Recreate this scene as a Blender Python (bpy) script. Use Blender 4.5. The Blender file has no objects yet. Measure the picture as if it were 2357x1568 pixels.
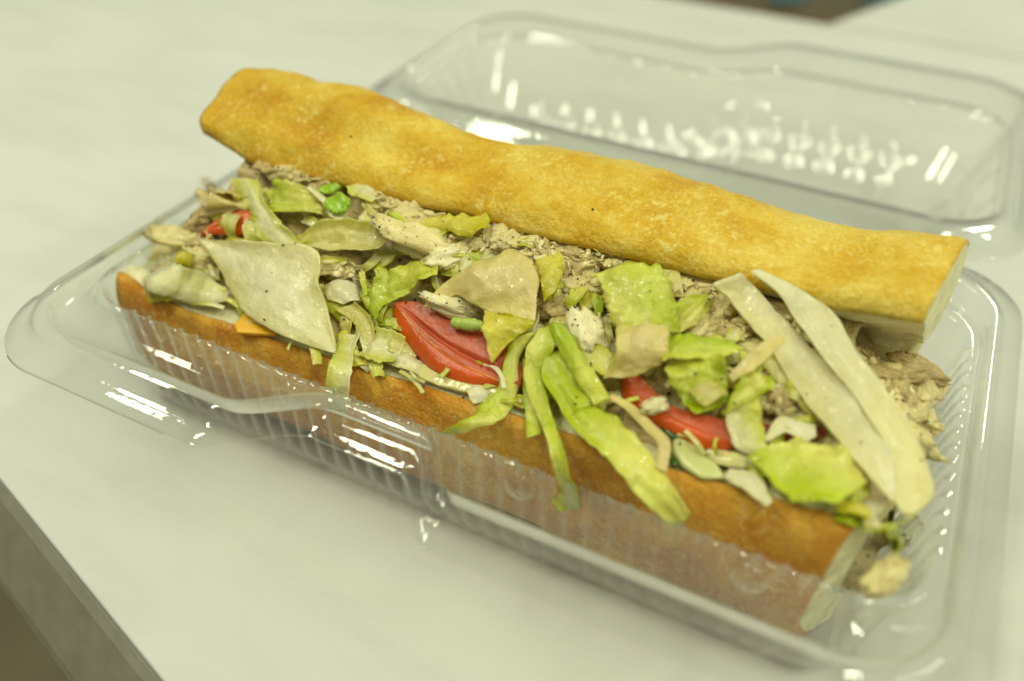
import bpy, bmesh, math, random
import numpy as np
from mathutils import Vector, Matrix, noise as mn

# ------------------------------------------------------------------ camera, light, exposure
S = 0.01                                   # all lengths below are centimetres
scene = bpy.context.scene
col = scene.collection
CAM = np.array([7.797, -16.56, 17.8])      # camera position, cm
ROT = np.array([[0.89013359, 0.29870721, -0.34414562],     # rows: world x, y, z seen in the camera (right, down, forward)
                [0.45544295, -0.55779951, 0.6938526],
                [0.01529452, -0.7743602, -0.63256016]])
FPX, CX, CY = 1982.79, 1178.5, 784.0       # focal length and centre in pixels of a 2357 px wide picture
cam_data = bpy.data.cameras.new('camera')
cam_data.sensor_width = 36.0
cam_data.lens = 36.0 * FPX / 2357.0
cam_data.clip_start = 0.01
cam_data.clip_end = 50.0
cam_data.dof.use_dof = True
cam_data.dof.focus_distance = 0.209
cam_data.dof.aperture_fstop = 5.0
cam_data.dof.aperture_blades = 0
cam = bpy.data.objects.new('camera', cam_data)
m = Matrix.Identity(4)
for i in range(3):
    m[i][0] = ROT[i, 0]; m[i][1] = -ROT[i, 1]; m[i][2] = -ROT[i, 2]; m[i][3] = CAM[i] * S
cam.matrix_world = m
col.objects.link(cam)
scene.camera = cam

world = bpy.data.worlds.new('World'); scene.world = world; world.use_nodes = True
bg = world.node_tree.nodes['Background']
bg.inputs[0].default_value = (0.975, 1.0, 0.735, 1)
bg.inputs[1].default_value = 0.24

def ceiling_light(x, y, w, h, power):
    l = bpy.data.lights.new('ceiling_light', 'AREA'); l.shape = 'RECTANGLE'; l.size = w; l.size_y = h
    l.energy = power; l.color = (0.975, 1.0, 0.735)
    o = bpy.data.objects.new('ceiling_light', l); o.location = (x, y, 1.6); col.objects.link(o)
for (lx, ly, pw) in ((-1.4, 0.05, 8.0), (0.5, 2.3, 24.0), (1.7, 0.35, 11.0), (-0.8, -0.45, 10.5), (0.5, -0.4, 10.5), (1.8, -0.5, 10.5)):
    ceiling_light(lx, ly, 0.11, 0.75, pw * 0.94)

scene.view_settings.view_transform = 'Standard'
scene.view_settings.look = 'None'
scene.view_settings.exposure = 0.13
scene.view_settings.gamma = 1.0
scene.view_settings.use_curve_mapping = False
scene.render.engine = 'CYCLES'
scene.cycles.use_denoising = True
scene.cycles.max_bounces = 14
scene.cycles.transparent_max_bounces = 64
scene.cycles.transmission_bounces = 12
scene.cycles.caustics_reflective = False
scene.cycles.caustics_refractive = False
scene.cycles.sample_clamp_indirect = 6.0

# ------------------------------------------------------------------ helpers
rnd = random.Random(7)

def ray(px, py):
    d = np.array([px - CX, py - CY, FPX])
    d = ROT @ d
    return d / np.linalg.norm(d)

def n3(x, y, z):
    return mn.noise(Vector((x, y, z)))

def fbm(x, y, z, o=4):
    a, f, s = 1.0, 1.0, 0.0
    for _ in range(o):
        s += a * mn.noise(Vector((x * f, y * f, z * f))); a *= 0.5; f *= 2.03
    return s

def tab(x, pts):
    return float(np.interp(x, [p[0] for p in pts], [p[1] for p in pts]))

def sm(a, b, x):
    t = min(1.0, max(0.0, (x - a) / (b - a))); return t * t * (3 - 2 * t)

def make(name, verts, faces, mat, parent=None, smooth=True, uv=None):
    me = bpy.data.meshes.new(name)
    me.from_pydata([tuple(c * S for c in v) for v in verts], [], faces)
    me.validate()
    if uv is not None:
        lay = me.uv_layers.new(name='UVMap')
        for lp in me.loops:
            lay.data[lp.index].uv = uv[lp.vertex_index]
    if smooth:
        me.polygons.foreach_set('use_smooth', [True] * len(me.polygons))
    if mat is not None:
        me.materials.append(mat)
    o = bpy.data.objects.new(name, me); col.objects.link(o)
    if parent is not None:
        o.parent = parent
        o.matrix_parent_inverse = parent.matrix_world.inverted()
    return o

def rehome(o):
    # move the origin of a mesh to the middle of its base
    co = np.array([v.co[:] for v in o.data.vertices]); c = co.mean(0); c[2] = co[:, 2].min()
    o.data.transform(Matrix.Translation(-Vector(c))); o.location = Vector(o.location) + Vector(c)
    return o

def empty(name, loc):
    o = bpy.data.objects.new(name, None); o.location = [c * S for c in loc]; o.empty_display_size = 0.01
    col.objects.link(o)
    o.matrix_world = Matrix.Translation(o.location)
    return o

def tag(o, label, cat, group=None, kind=None):
    o['label'] = label; o['category'] = cat
    if group: o['group'] = group
    if kind: o['kind'] = kind
    return o

def crom(P, n, closed=False):
    P = np.array(P, float); k = len(P)
    # arc-length parametrised Catmull-Rom
    out = []
    segs = k if closed else k - 1
    for i in range(segs):
        p1, p2 = P[i], P[(i + 1) % k]
        p0 = P[(i - 1) % k] if (closed or i > 0) else 2 * p1 - p2
        p3 = P[(i + 2) % k] if (closed or i + 2 < k) else 2 * p2 - p1
        for t in np.linspace(0, 1, 12, endpoint=False):
            out.append(0.5 * ((2 * p1) + (-p0 + p2) * t + (2 * p0 - 5 * p1 + 4 * p2 - p3) * t * t + (-p0 + 3 * p1 - 3 * p2 + p3) * t ** 3))
    if not closed: out.append(P[-1])
    out = np.array(out)
    if closed: out = np.vstack([out, out[:1]])
    d = np.r_[0, np.cumsum(np.linalg.norm(np.diff(out, axis=0), axis=1))]
    u = np.linspace(0, d[-1], n, endpoint=not closed)
    return np.stack([np.interp(u, d, out[:, j]) for j in range(P.shape[1])], 1)

# ------------------------------------------------------------------ materials
class NT:
    def __init__(self, name):
        self.m = bpy.data.materials.new(name); self.m.use_nodes = True
        self.t = self.m.node_tree; self.t.nodes.clear()
        self.out = self.t.nodes.new('ShaderNodeOutputMaterial')
    def n(self, typ, **kw):
        nd = self.t.nodes.new(typ)
        for k, v in kw.items():
            if isinstance(k, str) and k.startswith('i_'): nd.inputs[k[2:].replace('_', ' ')].default_value = v
            else: setattr(nd, k, v)
        return nd
    def l(self, a, ao, b, bi): self.t.links.new(a.outputs[ao], b.inputs[bi])
    def coords(self, which='Object'):
        return self.n('ShaderNodeTexCoord'), which
    def noise(self, scale, detail=4, rough=0.55, src=None, which='Object'):
        if src is None: src = self.n('ShaderNodeTexCoord')
        nd = self.n('ShaderNodeTexNoise'); nd.inputs['Scale'].default_value = scale
        nd.inputs['Detail'].default_value = detail; nd.inputs['Roughness'].default_value = rough
        self.l(src, which, nd, 'Vector'); return nd
    def ramp(self, src, so, stops):
        r = self.n('ShaderNodeValToRGB'); e = r.color_ramp.elements
        while len(e) < len(stops): e.new(0.5)
        for el, (p, c) in zip(e, stops):
            el.position = p; el.color = (*c, 1) if len(c) == 3 else c
        self.l(src, so, r, 'Fac'); return r
    def mix(self, fac, a, b, mode='MIX'):
        # fac: (node, out) or value; a, b: (node, out) or colour
        x = self.n('ShaderNodeMix'); x.data_type = 'RGBA'; x.blend_type = mode
        for inp, v in ((0, fac), (6, a), (7, b)):
            if isinstance(v, tuple) and len(v) == 2 and hasattr(v[0], 'outputs'): self.t.links.new(v[0].outputs[v[1]], x.inputs[inp])
            elif inp == 0: x.inputs[0].default_value = v
            else: x.inputs[inp].default_value = (*v, 1)
        return x
    def bump(self, src, so, strength, dist):
        b = self.n('ShaderNodeBump'); b.inputs['Strength'].default_value = strength; b.inputs['Distance'].default_value = dist
        self.l(src, so, b, 'Height'); return b

def srgb(r, g, b):
    return tuple(((c / 255) / 12.92 if c / 255 < 0.04045 else ((c / 255 + 0.055) / 1.055) ** 2.4) for c in (r, g, b))

def mat_crust(name, pale, mid, dark, fleck, speck=0.5, bias=0.0, bake=0.0, bakez=0.0):
    N = NT(name); tc = N.n('ShaderNodeTexCoord')
    a = N.noise(55, 6, 0.66, tc)
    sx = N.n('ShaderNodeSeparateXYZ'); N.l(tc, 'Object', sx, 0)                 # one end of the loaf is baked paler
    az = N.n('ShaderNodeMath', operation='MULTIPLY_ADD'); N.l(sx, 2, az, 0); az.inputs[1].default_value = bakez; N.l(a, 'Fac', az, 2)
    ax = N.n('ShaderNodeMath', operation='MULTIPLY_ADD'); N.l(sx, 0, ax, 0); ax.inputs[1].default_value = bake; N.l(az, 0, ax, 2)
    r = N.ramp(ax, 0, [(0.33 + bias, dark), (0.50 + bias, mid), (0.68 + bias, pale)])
    # flour-pale flecks of three sizes, gathered in patches
    z = N.noise(75, 2, 0.5, tc); zr = N.ramp(z, 'Fac', [(0.36, (0.12,) * 3), (0.60, (1, 1, 1))])
    cur = (r, 'Color')
    for sc, lo, hi, am in ((330, 0.60, 0.68, 0.75), (720, 0.57, 0.66, 0.7), (1500, 0.56, 0.66, 0.5)):
        f = N.noise(sc, 2, 0.55, tc); fr = N.ramp(f, 'Fac', [(lo, (0, 0, 0)), (hi, (1, 1, 1))])
        m1 = N.n('ShaderNodeMath', operation='MULTIPLY'); N.l(fr, 'Color', m1, 0); N.l(zr, 'Color', m1, 1)
        m2 = N.n('ShaderNodeMath', operation='MULTIPLY'); N.l(m1, 0, m2, 0); m2.inputs[1].default_value = am * speck
        mx = N.mix((m2, 0), cur, fleck); cur = (mx, 2)
    g = N.noise(1000, 3, 0.6, tc); gr = N.ramp(g, 'Fac', [(0.32, (0.90, 0.87, 0.8)), (0.6, (1.03,) * 3)])
    cf = N.mix(1.0, cur, (gr, 'Color'), 'MULTIPLY')
    p = N.n('ShaderNodeBsdfPrincipled'); N.l(cf, 2, p, 'Base Color')
    p.inputs['Roughness'].default_value = 0.38
    p.inputs['Specular IOR Level'].default_value = 0.32
    h = N.noise(200, 6, 0.65, tc); b = N.bump(h, 'Fac', 0.7, 0.0013)
    h2 = N.noise(800, 5, 0.7, tc); b2 = N.bump(h2, 'Fac', 0.8, 0.0006); N.l(b, 'Normal', b2, 'Normal')
    N.l(b2, 'Normal', p, 'Normal'); N.l(p, 0, N.out, 0); return N.m

def mat_crumb(name, base):
    N = NT(name); tc = N.n('ShaderNodeTexCoord')
    a = N.noise(180, 5, 0.6, tc)
    r = N.ramp(a, 'Fac', [(0.30, tuple(c * 0.72 for c in base)), (0.5, base), (0.8, tuple(min(0.95, c * 1.1) for c in base))])
    p = N.n('ShaderNodeBsdfPrincipled'); N.l(r, 'Color', p, 'Base Color'); p.inputs['Roughness'].default_value = 0.8
    p.inputs['Subsurface Weight'].default_value = 0.3; p.inputs['Subsurface Radius'].default_value = (0.01, 0.007, 0.003)
    p.inputs['Subsurface Scale'].default_value = 0.4
    v = N.n('ShaderNodeTexVoronoi'); v.inputs['Scale'].default_value = 520; N.l(tc, 'Object', v, 'Vector')
    b = N.bump(v, 'Distance', 0.5, 0.0006); h = N.noise(260, 4, 0.6, tc); b2 = N.bump(h, 'Fac', 0.5, 0.0012); N.l(b, 'Normal', b2, 'Normal')
    N.l(b2, 'Normal', p, 'Normal'); N.l(p, 0, N.out, 0); return N.m

def mat_leaf(name, c0, c1, vein=None, trans=0.2, gloss=0.28, veins=0.35, seed=0.0):
    # c0 is the rib colour, c1 the blade colour; the "blade" attribute of each shred says where which one shows
    N = NT(name); tc = N.n('ShaderNodeTexCoord')
    at = N.n('ShaderNodeAttribute'); at.attribute_name = 'blade'
    mp = N.n('ShaderNodeMapping'); mp.inputs['Location'].default_value = (seed, seed * 0.37, 0); N.l(tc, 'Object', mp, 'Vector')
    nz = N.noise(260, 4, 0.6, mp, 'Vector')
    ad = N.n('ShaderNodeMath', operation='MULTIPLY_ADD'); N.l(nz, 'Fac', ad, 0); ad.inputs[1].default_value = 0.5; ad.inputs[2].default_value = -0.25
    ad2 = N.n('ShaderNodeMath', operation='ADD'); N.l(at, 'Fac', ad2, 0); N.l(ad, 0, ad2, 1); ad2.use_clamp = True
    base = N.mix((ad2, 0), c0, c1)
    # veins: a branching net, finer and darker than the blade
    mv = N.n('ShaderNodeMapping'); mv.inputs['Scale'].default_value = (4.2, 2.6, 1); mv.inputs['Location'].default_value = (seed, seed, 0)
    N.l(tc, 'UV', mv, 'Vector')
    wz = N.noise(2.2, 3, 0.5, mv, 'Vector')
    mw = N.mix(0.55, (mv, 'Vector'), (wz, 'Color'), 'ADD')
    vo = N.n('ShaderNodeTexVoronoi'); vo.feature = 'DISTANCE_TO_EDGE'; vo.inputs['Scale'].default_value = 1.0; N.l(mw, 2, vo, 'Vector')
    vr = N.ramp(vo, 'Distance', [(0.0, (1, 1, 1)), (0.028, (0, 0, 0))])
    vg = N.noise(140, 2, 0.5, mp, 'Vector'); vgr = N.ramp(vg, 'Fac', [(0.42, (0, 0, 0)), (0.62, (1, 1, 1))])
    vm0 = N.n('ShaderNodeMath', operation='MULTIPLY'); N.l(vr, 'Color', vm0, 0); N.l(vgr, 'Color', vm0, 1)
    vm = N.n('ShaderNodeMath', operation='MULTIPLY'); N.l(vm0, 0, vm, 0); vm.inputs[1].default_value = veins
    vc = vein or tuple(c * 0.62 for c in c1)
    cv = N.mix((vm, 0), (base, 2), vc)
    bl = N.noise(90, 4, 0.6, mp, 'Vector'); br = N.ramp(bl, 'Fac', [(0.3, (0.84, 0.82, 0.72)), (0.7, (1.05, 1.05, 1.05))])
    cf0 = N.mix(1.0, (cv, 2), (br, 'Color'), 'MULTIPLY')
    ms = N.n('ShaderNodeMapping'); ms.inputs['Scale'].default_value = (3.0, 15, 1); ms.inputs['Location'].default_value = (seed * 2, seed, 0); N.l(tc, 'UV', ms, 'Vector')
    st = N.noise(1.0, 4, 0.6, ms, 'Vector'); sr = N.ramp(st, 'Fac', [(0.30, (0.93, 0.92, 0.86)), (0.48, (1.0, 1.0, 1.0)), (0.75, (1.03, 1.03, 1.06))])
    cf = N.mix(1.0, (cf0, 2), (sr, 'Color'), 'MULTIPLY')
    p = N.n('ShaderNodeBsdfPrincipled'); N.l(cf, 2, p, 'Base Color')
    rn = N.noise(160, 3, 0.6, mp, 'Vector'); rr = N.ramp(rn, 'Fac', [(0.38, (0.08,) * 3), (0.62, (0.40,) * 3)]); N.l(rr, 'Color', p, 'Roughness')
    p.inputs['Specular IOR Level'].default_value = 0.5
    p.inputs['Coat Weight'].default_value = 0.8; p.inputs['Coat Roughness'].default_value = 0.07; p.inputs['Coat IOR'].default_value = 1.38
    cb = N.noise(230, 3, 0.55, mp, 'Vector'); cbb = N.bump(cb, 'Fac', 0.9, 0.0011); N.l(cbb, 'Normal', p, 'Coat Normal')
    p.inputs['Subsurface Weight'].default_value = 0.25; p.inputs['Subsurface Radius'].default_value = (0.004, 0.005, 0.002); p.inputs['Subsurface Scale'].default_value = 0.5
    h = N.noise(380, 5, 0.65, mp, 'Vector'); b = N.bump(h, 'Fac', 0.7, 0.0009)
    bs = N.bump(st, 'Fac', 0.22, 0.0008); N.l(b, 'Normal', bs, 'Normal')
    b2 = N.bump(vo, 'Distance', 0.25, 0.0006); N.l(bs, 'Normal', b2, 'Normal'); N.l(b2, 'Normal', p, 'Normal')
    t = N.n('ShaderNodeBsdfTranslucent'); N.l(cf, 2, t, 'Color'); N.l(b2, 'Normal', t, 'Normal')
    mx = N.n('ShaderNodeMixShader'); mx.inputs[0].default_value = trans; N.l(p, 0, mx, 1); N.l(t, 0, mx, 2)
    tp = N.n('ShaderNodeBsdfTransparent'); tp.inputs[0].default_value = (0.95, 0.97, 0.8, 1)
    m3 = N.n('ShaderNodeMixShader'); m3.inputs[0].default_value = 0.04; N.l(mx, 0, m3, 1); N.l(tp, 0, m3, 2)
    N.l(m3, 0, N.out, 0); return N.m

def mat_chicken(name, pale, brown, pepper=0.5):
    N = NT(name); tc = N.n('ShaderNodeTexCoord')
    mp = N.n('ShaderNodeMapping'); mp.inputs['Scale'].default_value = (1, 3.2, 3.2); N.l(tc, 'Object', mp, 'Vector')
    a = N.noise(90, 6, 0.65, mp, 'Vector')
    r = N.ramp(a, 'Fac', [(0.24, tuple(c * 0.62 for c in brown)), (0.40, brown), (0.62, pale), (0.85, tuple(min(.9, c * 1.12) for c in pale))])
    v = N.n('ShaderNodeTexVoronoi'); v.inputs['Scale'].default_value = 420; v.inputs['Randomness'].default_value = 1; N.l(tc, 'Object', v, 'Vector')
    vr = N.ramp(v, 'Distance', [(0.16, (1, 1, 1)), (0.24, (0, 0, 0))])
    z = N.noise(120, 2, 0.5, tc); zr = N.ramp(z, 'Fac', [(0.60 - 0.2 * pepper, (0, 0, 0)), (0.66 - 0.2 * pepper, (1, 1, 1))])
    s = N.mix(1.0, (vr, 'Color'), (zr, 'Color'), 'MULTIPLY')
    bw = N.n('ShaderNodeRGBToBW'); N.l(s, 2, bw, 0)
    c = N.mix((bw, 0), (r, 'Color'), (0.03, 0.026, 0.02))
    p = N.n('ShaderNodeBsdfPrincipled'); N.l(c, 2, p, 'Base Color'); p.inputs['Roughness'].default_value = 0.42
    p.inputs['Subsurface Weight'].default_value = 0.2; p.inputs['Subsurface Radius'].default_value = (0.006, 0.004, 0.002); p.inputs['Subsurface Scale'].default_value = 0.3
    h = N.noise(260, 4, 0.6, mp, 'Vector'); b = N.bump(h, 'Fac', 0.6, 0.0010); N.l(b, 'Normal', p, 'Normal'); N.l(b, 'Normal', p, 'Coat Normal'); p.inputs['Coat Weight'].default_value = 0.35; p.inputs['Coat Roughness'].default_value = 0.12
    N.l(p, 0, N.out, 0); return N.m

def mat_plain(name, base, rough=0.4, sss=0.15, bump=0.3, scale=200, var=0.15, spec=0.5):
    N = NT(name); tc = N.n('ShaderNodeTexCoord')
    a = N.noise(scale * 0.4, 5, 0.6, tc)
    r = N.ramp(a, 'Fac', [(0.3, tuple(c * (1 - var * 1.6) for c in base)), (0.7, tuple(min(.95, c * (1 + var)) for c in base))])
    p = N.n('ShaderNodeBsdfPrincipled'); N.l(r, 'Color', p, 'Base Color'); p.inputs['Roughness'].default_value = rough
    p.inputs['Specular IOR Level'].default_value = spec
    if sss:
        p.inputs['Subsurface Weight'].default_value = sss; p.inputs['Subsurface Radius'].default_value = (0.006, 0.003, 0.002); p.inputs['Subsurface Scale'].default_value = 0.4
    h = N.noise(scale, 5, 0.6, tc); b = N.bump(h, 'Fac', bump, 0.0008); N.l(b, 'Normal', p, 'Normal')
    N.l(p, 0, N.out, 0); return N.m

def mat_plastic(name, bend=0.0):
    N = NT(name); tc = N.n('ShaderNodeTexCoord')
    lw = N.n('ShaderNodeLayerWeight'); lw.inputs['Blend'].default_value = 0.5       # thin sheet: the same from both sides
    pw = N.n('ShaderNodeMath', operation='POWER'); N.l(lw, 'Facing', pw, 0); pw.inputs[1].default_value = 3.4
    fr = N.n('ShaderNodeMath', operation='MULTIPLY_ADD'); N.l(pw, 0, fr, 0); fr.inputs[1].default_value = 0.80; fr.inputs[2].default_value = 0.035
    t = N.n('ShaderNodeBsdfTransparent'); t.inputs[0].default_value = (0.982, 0.985, 0.975, 1)
    g = N.n('ShaderNodeBsdfGlossy'); g.inputs['Color'].default_value = (0.97, 0.97, 0.97, 1); g.inputs['Roughness'].default_value = 0.025
    h = N.noise(90, 3, 0.5, tc); b = N.bump(h, 'Fac', 0.25, 0.0006)
    N.l(b, 'Normal', g, 'Normal'); N.l(b, 'Normal', lw, 'Normal')
    mx = N.n('ShaderNodeMixShader'); N.l(fr, 0, mx, 0); N.l(t, 0, mx, 1); N.l(g, 0, mx, 2)
    if bend:                                                  # part of the light is bent by the ribs
        rf = N.n('ShaderNodeBsdfRefraction'); rf.inputs['IOR'].default_value = 1.45; rf.inputs['Roughness'].default_value = 0.0
        mb = N.n('ShaderNodeMixShader'); mb.inputs[0].default_value = bend; N.l(t, 0, mb, 1); N.l(rf, 0, mb, 2)
        N.l(mb, 0, mx, 1)
    hz = N.n('ShaderNodeBsdfDiffuse'); hz.inputs[0].default_value = (0.85, 0.86, 0.86, 1)        # faint scuffing
    sc = N.noise(35, 4, 0.6, tc); sr = N.ramp(sc, 'Fac', [(0.40, (0.0,) * 3), (0.75, (0.018,) * 3)])
    m2 = N.n('ShaderNodeMixShader'); N.l(sr, 'Color', m2, 0); N.l(mx, 0, m2, 1); N.l(hz, 0, m2, 2)
    N.l(m2, 0, N.out, 0); return N.m

def mat_table():
    N = NT('white_laminate'); tc = N.n('ShaderNodeTexCoord')
    mp = N.n('ShaderNodeMapping'); mp.inputs['Rotation'].default_value = (0, 0, math.radians(38)); mp.inputs['Scale'].default_value = (0.55, 1.7, 1)
    N.l(tc, 'Object', mp, 'Vector')
    a = N.noise(30, 5, 0.55, mp, 'Vector')
    r = N.ramp(a, 'Fac', [(0.30, (0.60, 0.61, 0.575)), (0.50, (0.65, 0.655, 0.62)), (0.70, (0.67, 0.675, 0.64))])
    f = N.noise(9, 3, 0.5, tc); fr = N.ramp(f, 'Fac', [(0.35, (0.95, 0.955, 0.95)), (0.65, (1, 1, 1))])
    c = N.mix(1.0, (r, 'Color'), (fr, 'Color'), 'MULTIPLY')
    p = N.n('ShaderNodeBsdfPrincipled'); N.l(c, 2, p, 'Base Color'); p.inputs['Roughness'].default_value = 0.55
    p.inputs['Specular IOR Level'].default_value = 0.08
    h = N.noise(600, 3, 0.6, tc); b = N.bump(h, 'Fac', 0.08, 0.0003); N.l(b, 'Normal', p, 'Normal')
    N.l(p, 0, N.out, 0); return N.m

M_TABLE = mat_table()
M_EDGE = mat_plain('brushed_grey_edging', (0.285, 0.27, 0.215), 0.40, 0, 0.1, 300, 0.08)
M_FLOOR = mat_plain('olive_floor', (0.15, 0.125, 0.07), 0.45, 0, 0.2, 20, 0.12)
M_BROWN = mat_plain('brown_wood', (0.12, 0.075, 0.028), 0.4, 0, 0.2, 40, 0.2)
M_BLUE = mat_plain('blue_fabric', (0.05, 0.16, 0.22), 0.7, 0, 0.3, 80, 0.2)
M_PLASTIC = mat_plastic('clear_plastic')
M_RIBBED = mat_plastic('clear_plastic_ribbed')
M_CRUST_T = mat_crust('golden_crust', srgb(242, 214, 98), srgb(228, 184, 44), srgb(208, 150, 12), srgb(248, 228, 134), 0.85, -0.02, 0.5, 0.0)
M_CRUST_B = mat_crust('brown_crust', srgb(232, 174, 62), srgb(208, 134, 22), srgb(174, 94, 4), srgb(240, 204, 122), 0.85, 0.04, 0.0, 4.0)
M_CRUMB = mat_crumb('pale_crumb', srgb(232, 224, 178))

# ------------------------------------------------------------------ the setting: floor and tables
def slab(name, poly, z0, z1, mat, parent=None):
    n = len(poly)
    v = [(x, y, z0) for x, y in poly] + [(x, y, z1) for x, y in poly]
    f = [tuple(range(n - 1, -1, -1)), tuple(range(n, 2 * n))] + [(i, (i + 1) % n, n + (i + 1) % n, n + i) for i in range(n)]
    return make(name, v, f, mat, parent, smooth=False)

fl = slab('floor', [(-400, -400), (400, -400), (400, 500), (-400, 500)], -76, -75, M_FLOOR); fl['kind'] = 'structure'

def bevel(o, w):
    b = o.modifiers.new('bevel', 'BEVEL'); b.width = w * S; b.segments = 3; b.limit_method = 'ANGLE'

# near edge runs through (-11.4,-8.8) and (-3.3,-11.1); far edge is at y = 38.8
ed = np.array([8.1, -2.3]); ed /= np.linalg.norm(ed); en = np.array([ed[1], -ed[0]])   # along, outward
if en[1] > 0: en = -en
q = np.array([-11.4, -8.8])
A = q - ed * 46; B = q + ed * 62
near = [tuple(A), tuple(B)]
t1 = empty('cafe_table', (0, 10, -75))
top_poly = [near[0], near[1], (near[1][0], 38.8), (near[0][0], 38.6)]
bevel(slab('table_top', top_poly, -0.5, 0.0, M_TABLE, t1), 0.08)
# sloping metal edge trim on the near side, plain band on the others
sec = [(-0.4, -0.503), (0.02, -0.503), (0.22, -0.75), (1.15, -2.9), (1.25, -3.3), (1.15, -4.2), (-0.4, -4.2)]
vs, fs = [], []
for pt in (np.array(near[0]) + ed * 0.5, np.array(near[1]) - ed * 0.5):
    for (o_, z_) in sec:
        w_ = pt + en * o_; vs.append((w_[0], w_[1], z_))
ns_ = len(sec)
fs = [(k, (k + 1) % ns_, ns_ + (k + 1) % ns_, ns_ + k) for k in range(ns_)] + [tuple(range(ns_ - 1, -1, -1)), tuple(range(ns_, 2 * ns_))]
make('edge_trim', vs, fs, M_EDGE, t1, smooth=False)
ein = [tuple(np.array(near[0]) - en * 0.45), tuple(np.array(near[1]) - en * 0.45), (near[1][0] - 0.4, 38.3), (near[0][0] + 0.4, 38.1)]
bevel(slab('edge_band', ein, -3.6, -0.506, M_EDGE, t1), 0.25)
slab('pedestal', [(2 + 4 * math.cos(a), 12 + 4 * math.sin(a)) for a in np.linspace(0, 2 * math.pi, 20, endpoint=False)], -73.5, -3.603, M_EDGE, t1)
slab('foot_plate', [(2 + 20 * math.cos(a), 12 + 20 * math.sin(a)) for a in np.linspace(0, 2 * math.pi, 28, endpoint=False)], -74.9, -73.5, M_EDGE, t1)
tag(t1, 'white laminate table with grey edge that carries the sandwich box', 'table')

t2 = empty('cafe_table', (40, 70, -75))
d2 = np.array([2.8, 6.7]); d2 /= np.linalg.norm(d2); c0 = np.array([1.3, 39.0])
poly2 = [tuple(c0), (60, 39.2), (90, 39.3), tuple(np.array([90, 39.3]) + d2 * 70), tuple(c0 + d2 * 70)]
bevel(slab('table_top', poly2, -0.5, 0.0, M_TABLE, t2), 0.08)
cen = np.mean(np.array(poly2), 0)
slab('edge_band', [tuple(np.array(p) + (cen - np.array(p)) * 0.01) for p in poly2], -3.6, -0.503, M_EDGE, t2)
slab('pedestal', [(40 + 4 * math.cos(a), 70 + 4 * math.sin(a)) for a in np.linspace(0, 2 * math.pi, 20, endpoint=False)], -74.9, -3.603, M_EDGE, t2)
tag(t2, 'second white table pushed against the far side of the first', 'table')
bench = empty('wooden_bench', (-40, 110, -75))
slab('seat', [(-150, 70), (30, 70), (30, 135), (-150, 135)], -32, -29, M_BROWN, bench)
for (bx, by) in ((-140, 76), (20, 76), (-140, 129), (20, 129)):
    slab('leg', [(bx - 2.5, by - 2.5), (bx + 2.5, by - 2.5), (bx + 2.5, by + 2.5), (bx - 2.5, by + 2.5)], -74.99, -32.003, M_BROWN, bench)
tag(bench, 'dark brown wooden bench in the gap beyond the tables', 'bench')
def at_z(px, py, z):
    d = ray(px, py); return CAM + d * ((z - CAM[2]) / d[2])
for (p0, p1, lab) in (((1770, -60), (1850, 14), 'small blue cushion on the brown bench beyond the near table'), ((1975, -60), (2100, 8), 'wide blue cushion on the brown bench beside the second table')):
    a_, b_, c_, d_ = (at_z(*q_, -29)[:2] for q_ in ((p0[0], p1[1]), (p1[0], p1[1]), (p1[0], p0[1]), (p0[0], p0[1])))
    cu = slab('cushion', [tuple(a_), tuple(b_), tuple(c_), tuple(d_)], -28.99, -27.5, M_BLUE); bevel(cu, 0.6); tag(rehome(cu), lab, 'cushion')

# ------------------------------------------------------------------ clear plastic clamshell
def sstep(x, a, b): return sm(a, b, x)

def loop_path(xl, xr, yf, yb, r, shift=None, nside=440, ncor=30):
    """rounded rectangle, same number of points on every row; returns points, outward normals, arc position, side mask"""
    P, Nn, side = [], [], []
    def line(a, b, nrm, n, s):
        for t in np.linspace(0, 1, n, endpoint=False):
            P.append((a[0] + (b[0] - a[0]) * t, a[1] + (b[1] - a[1]) * t)); Nn.append(nrm); side.append(s)
    def arc(c, a0, a1, n):
        for t in np.linspace(0, 1, n, endpoint=False):
            a = a0 + (a1 - a0) * t; P.append((c[0] + r * math.cos(a), c[1] + r * math.sin(a))); Nn.append((math.cos(a), math.sin(a))); side.append(-1)
    H = math.pi / 2
    line((xl + r, yf), (xr - r, yf), (0, -1), nside, 0); arc((xr - r, yf + r), -H, 0, ncor)
    line((xr, yf + r), (xr, yb - r), (1, 0), int(nside * 0.62), 1); arc((xr - r, yb - r), 0, H, ncor)
    line((xr - r, yb), (xl + r, yb), (0, 1), nside, 2); arc((xl + r, yb - r), H, 2 * H, ncor)
    line((xl, yb - r), (xl, yf + r), (-1, 0), int(nside * 0.62), 3); arc((xl + r, yf + r), 2 * H, 3 * H, ncor)
    P = np.array(P)
    if shift is not None:
        for i in range(len(P)):
            P[i, 1] += shift(P[i, 0], P[i, 1])
    return P, np.array(Nn), side

def rows_mesh(name, rows, parent, closed_cap=None, thick=0.032, subs=0):
    v, f = [], []
    n = len(rows[0])
    for r in rows: v += [tuple(p) for p in r]
    for k in range(len(rows) - 1):
        for i in range(n):
            j = (i + 1) % n
            f.append((k * n + i, k * n + j, (k + 1) * n + j, (k + 1) * n + i))
    if closed_cap:
        b = (len(rows) - 1) * n
        f.append(tuple(b + i for i in range(n)))
    o = make(name, v, f, M_PLASTIC, parent)
    s = o.modifiers.new('wall thickness', 'SOLIDIFY'); s.thickness = thick * S; s.offset = 0.0
    return o

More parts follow.
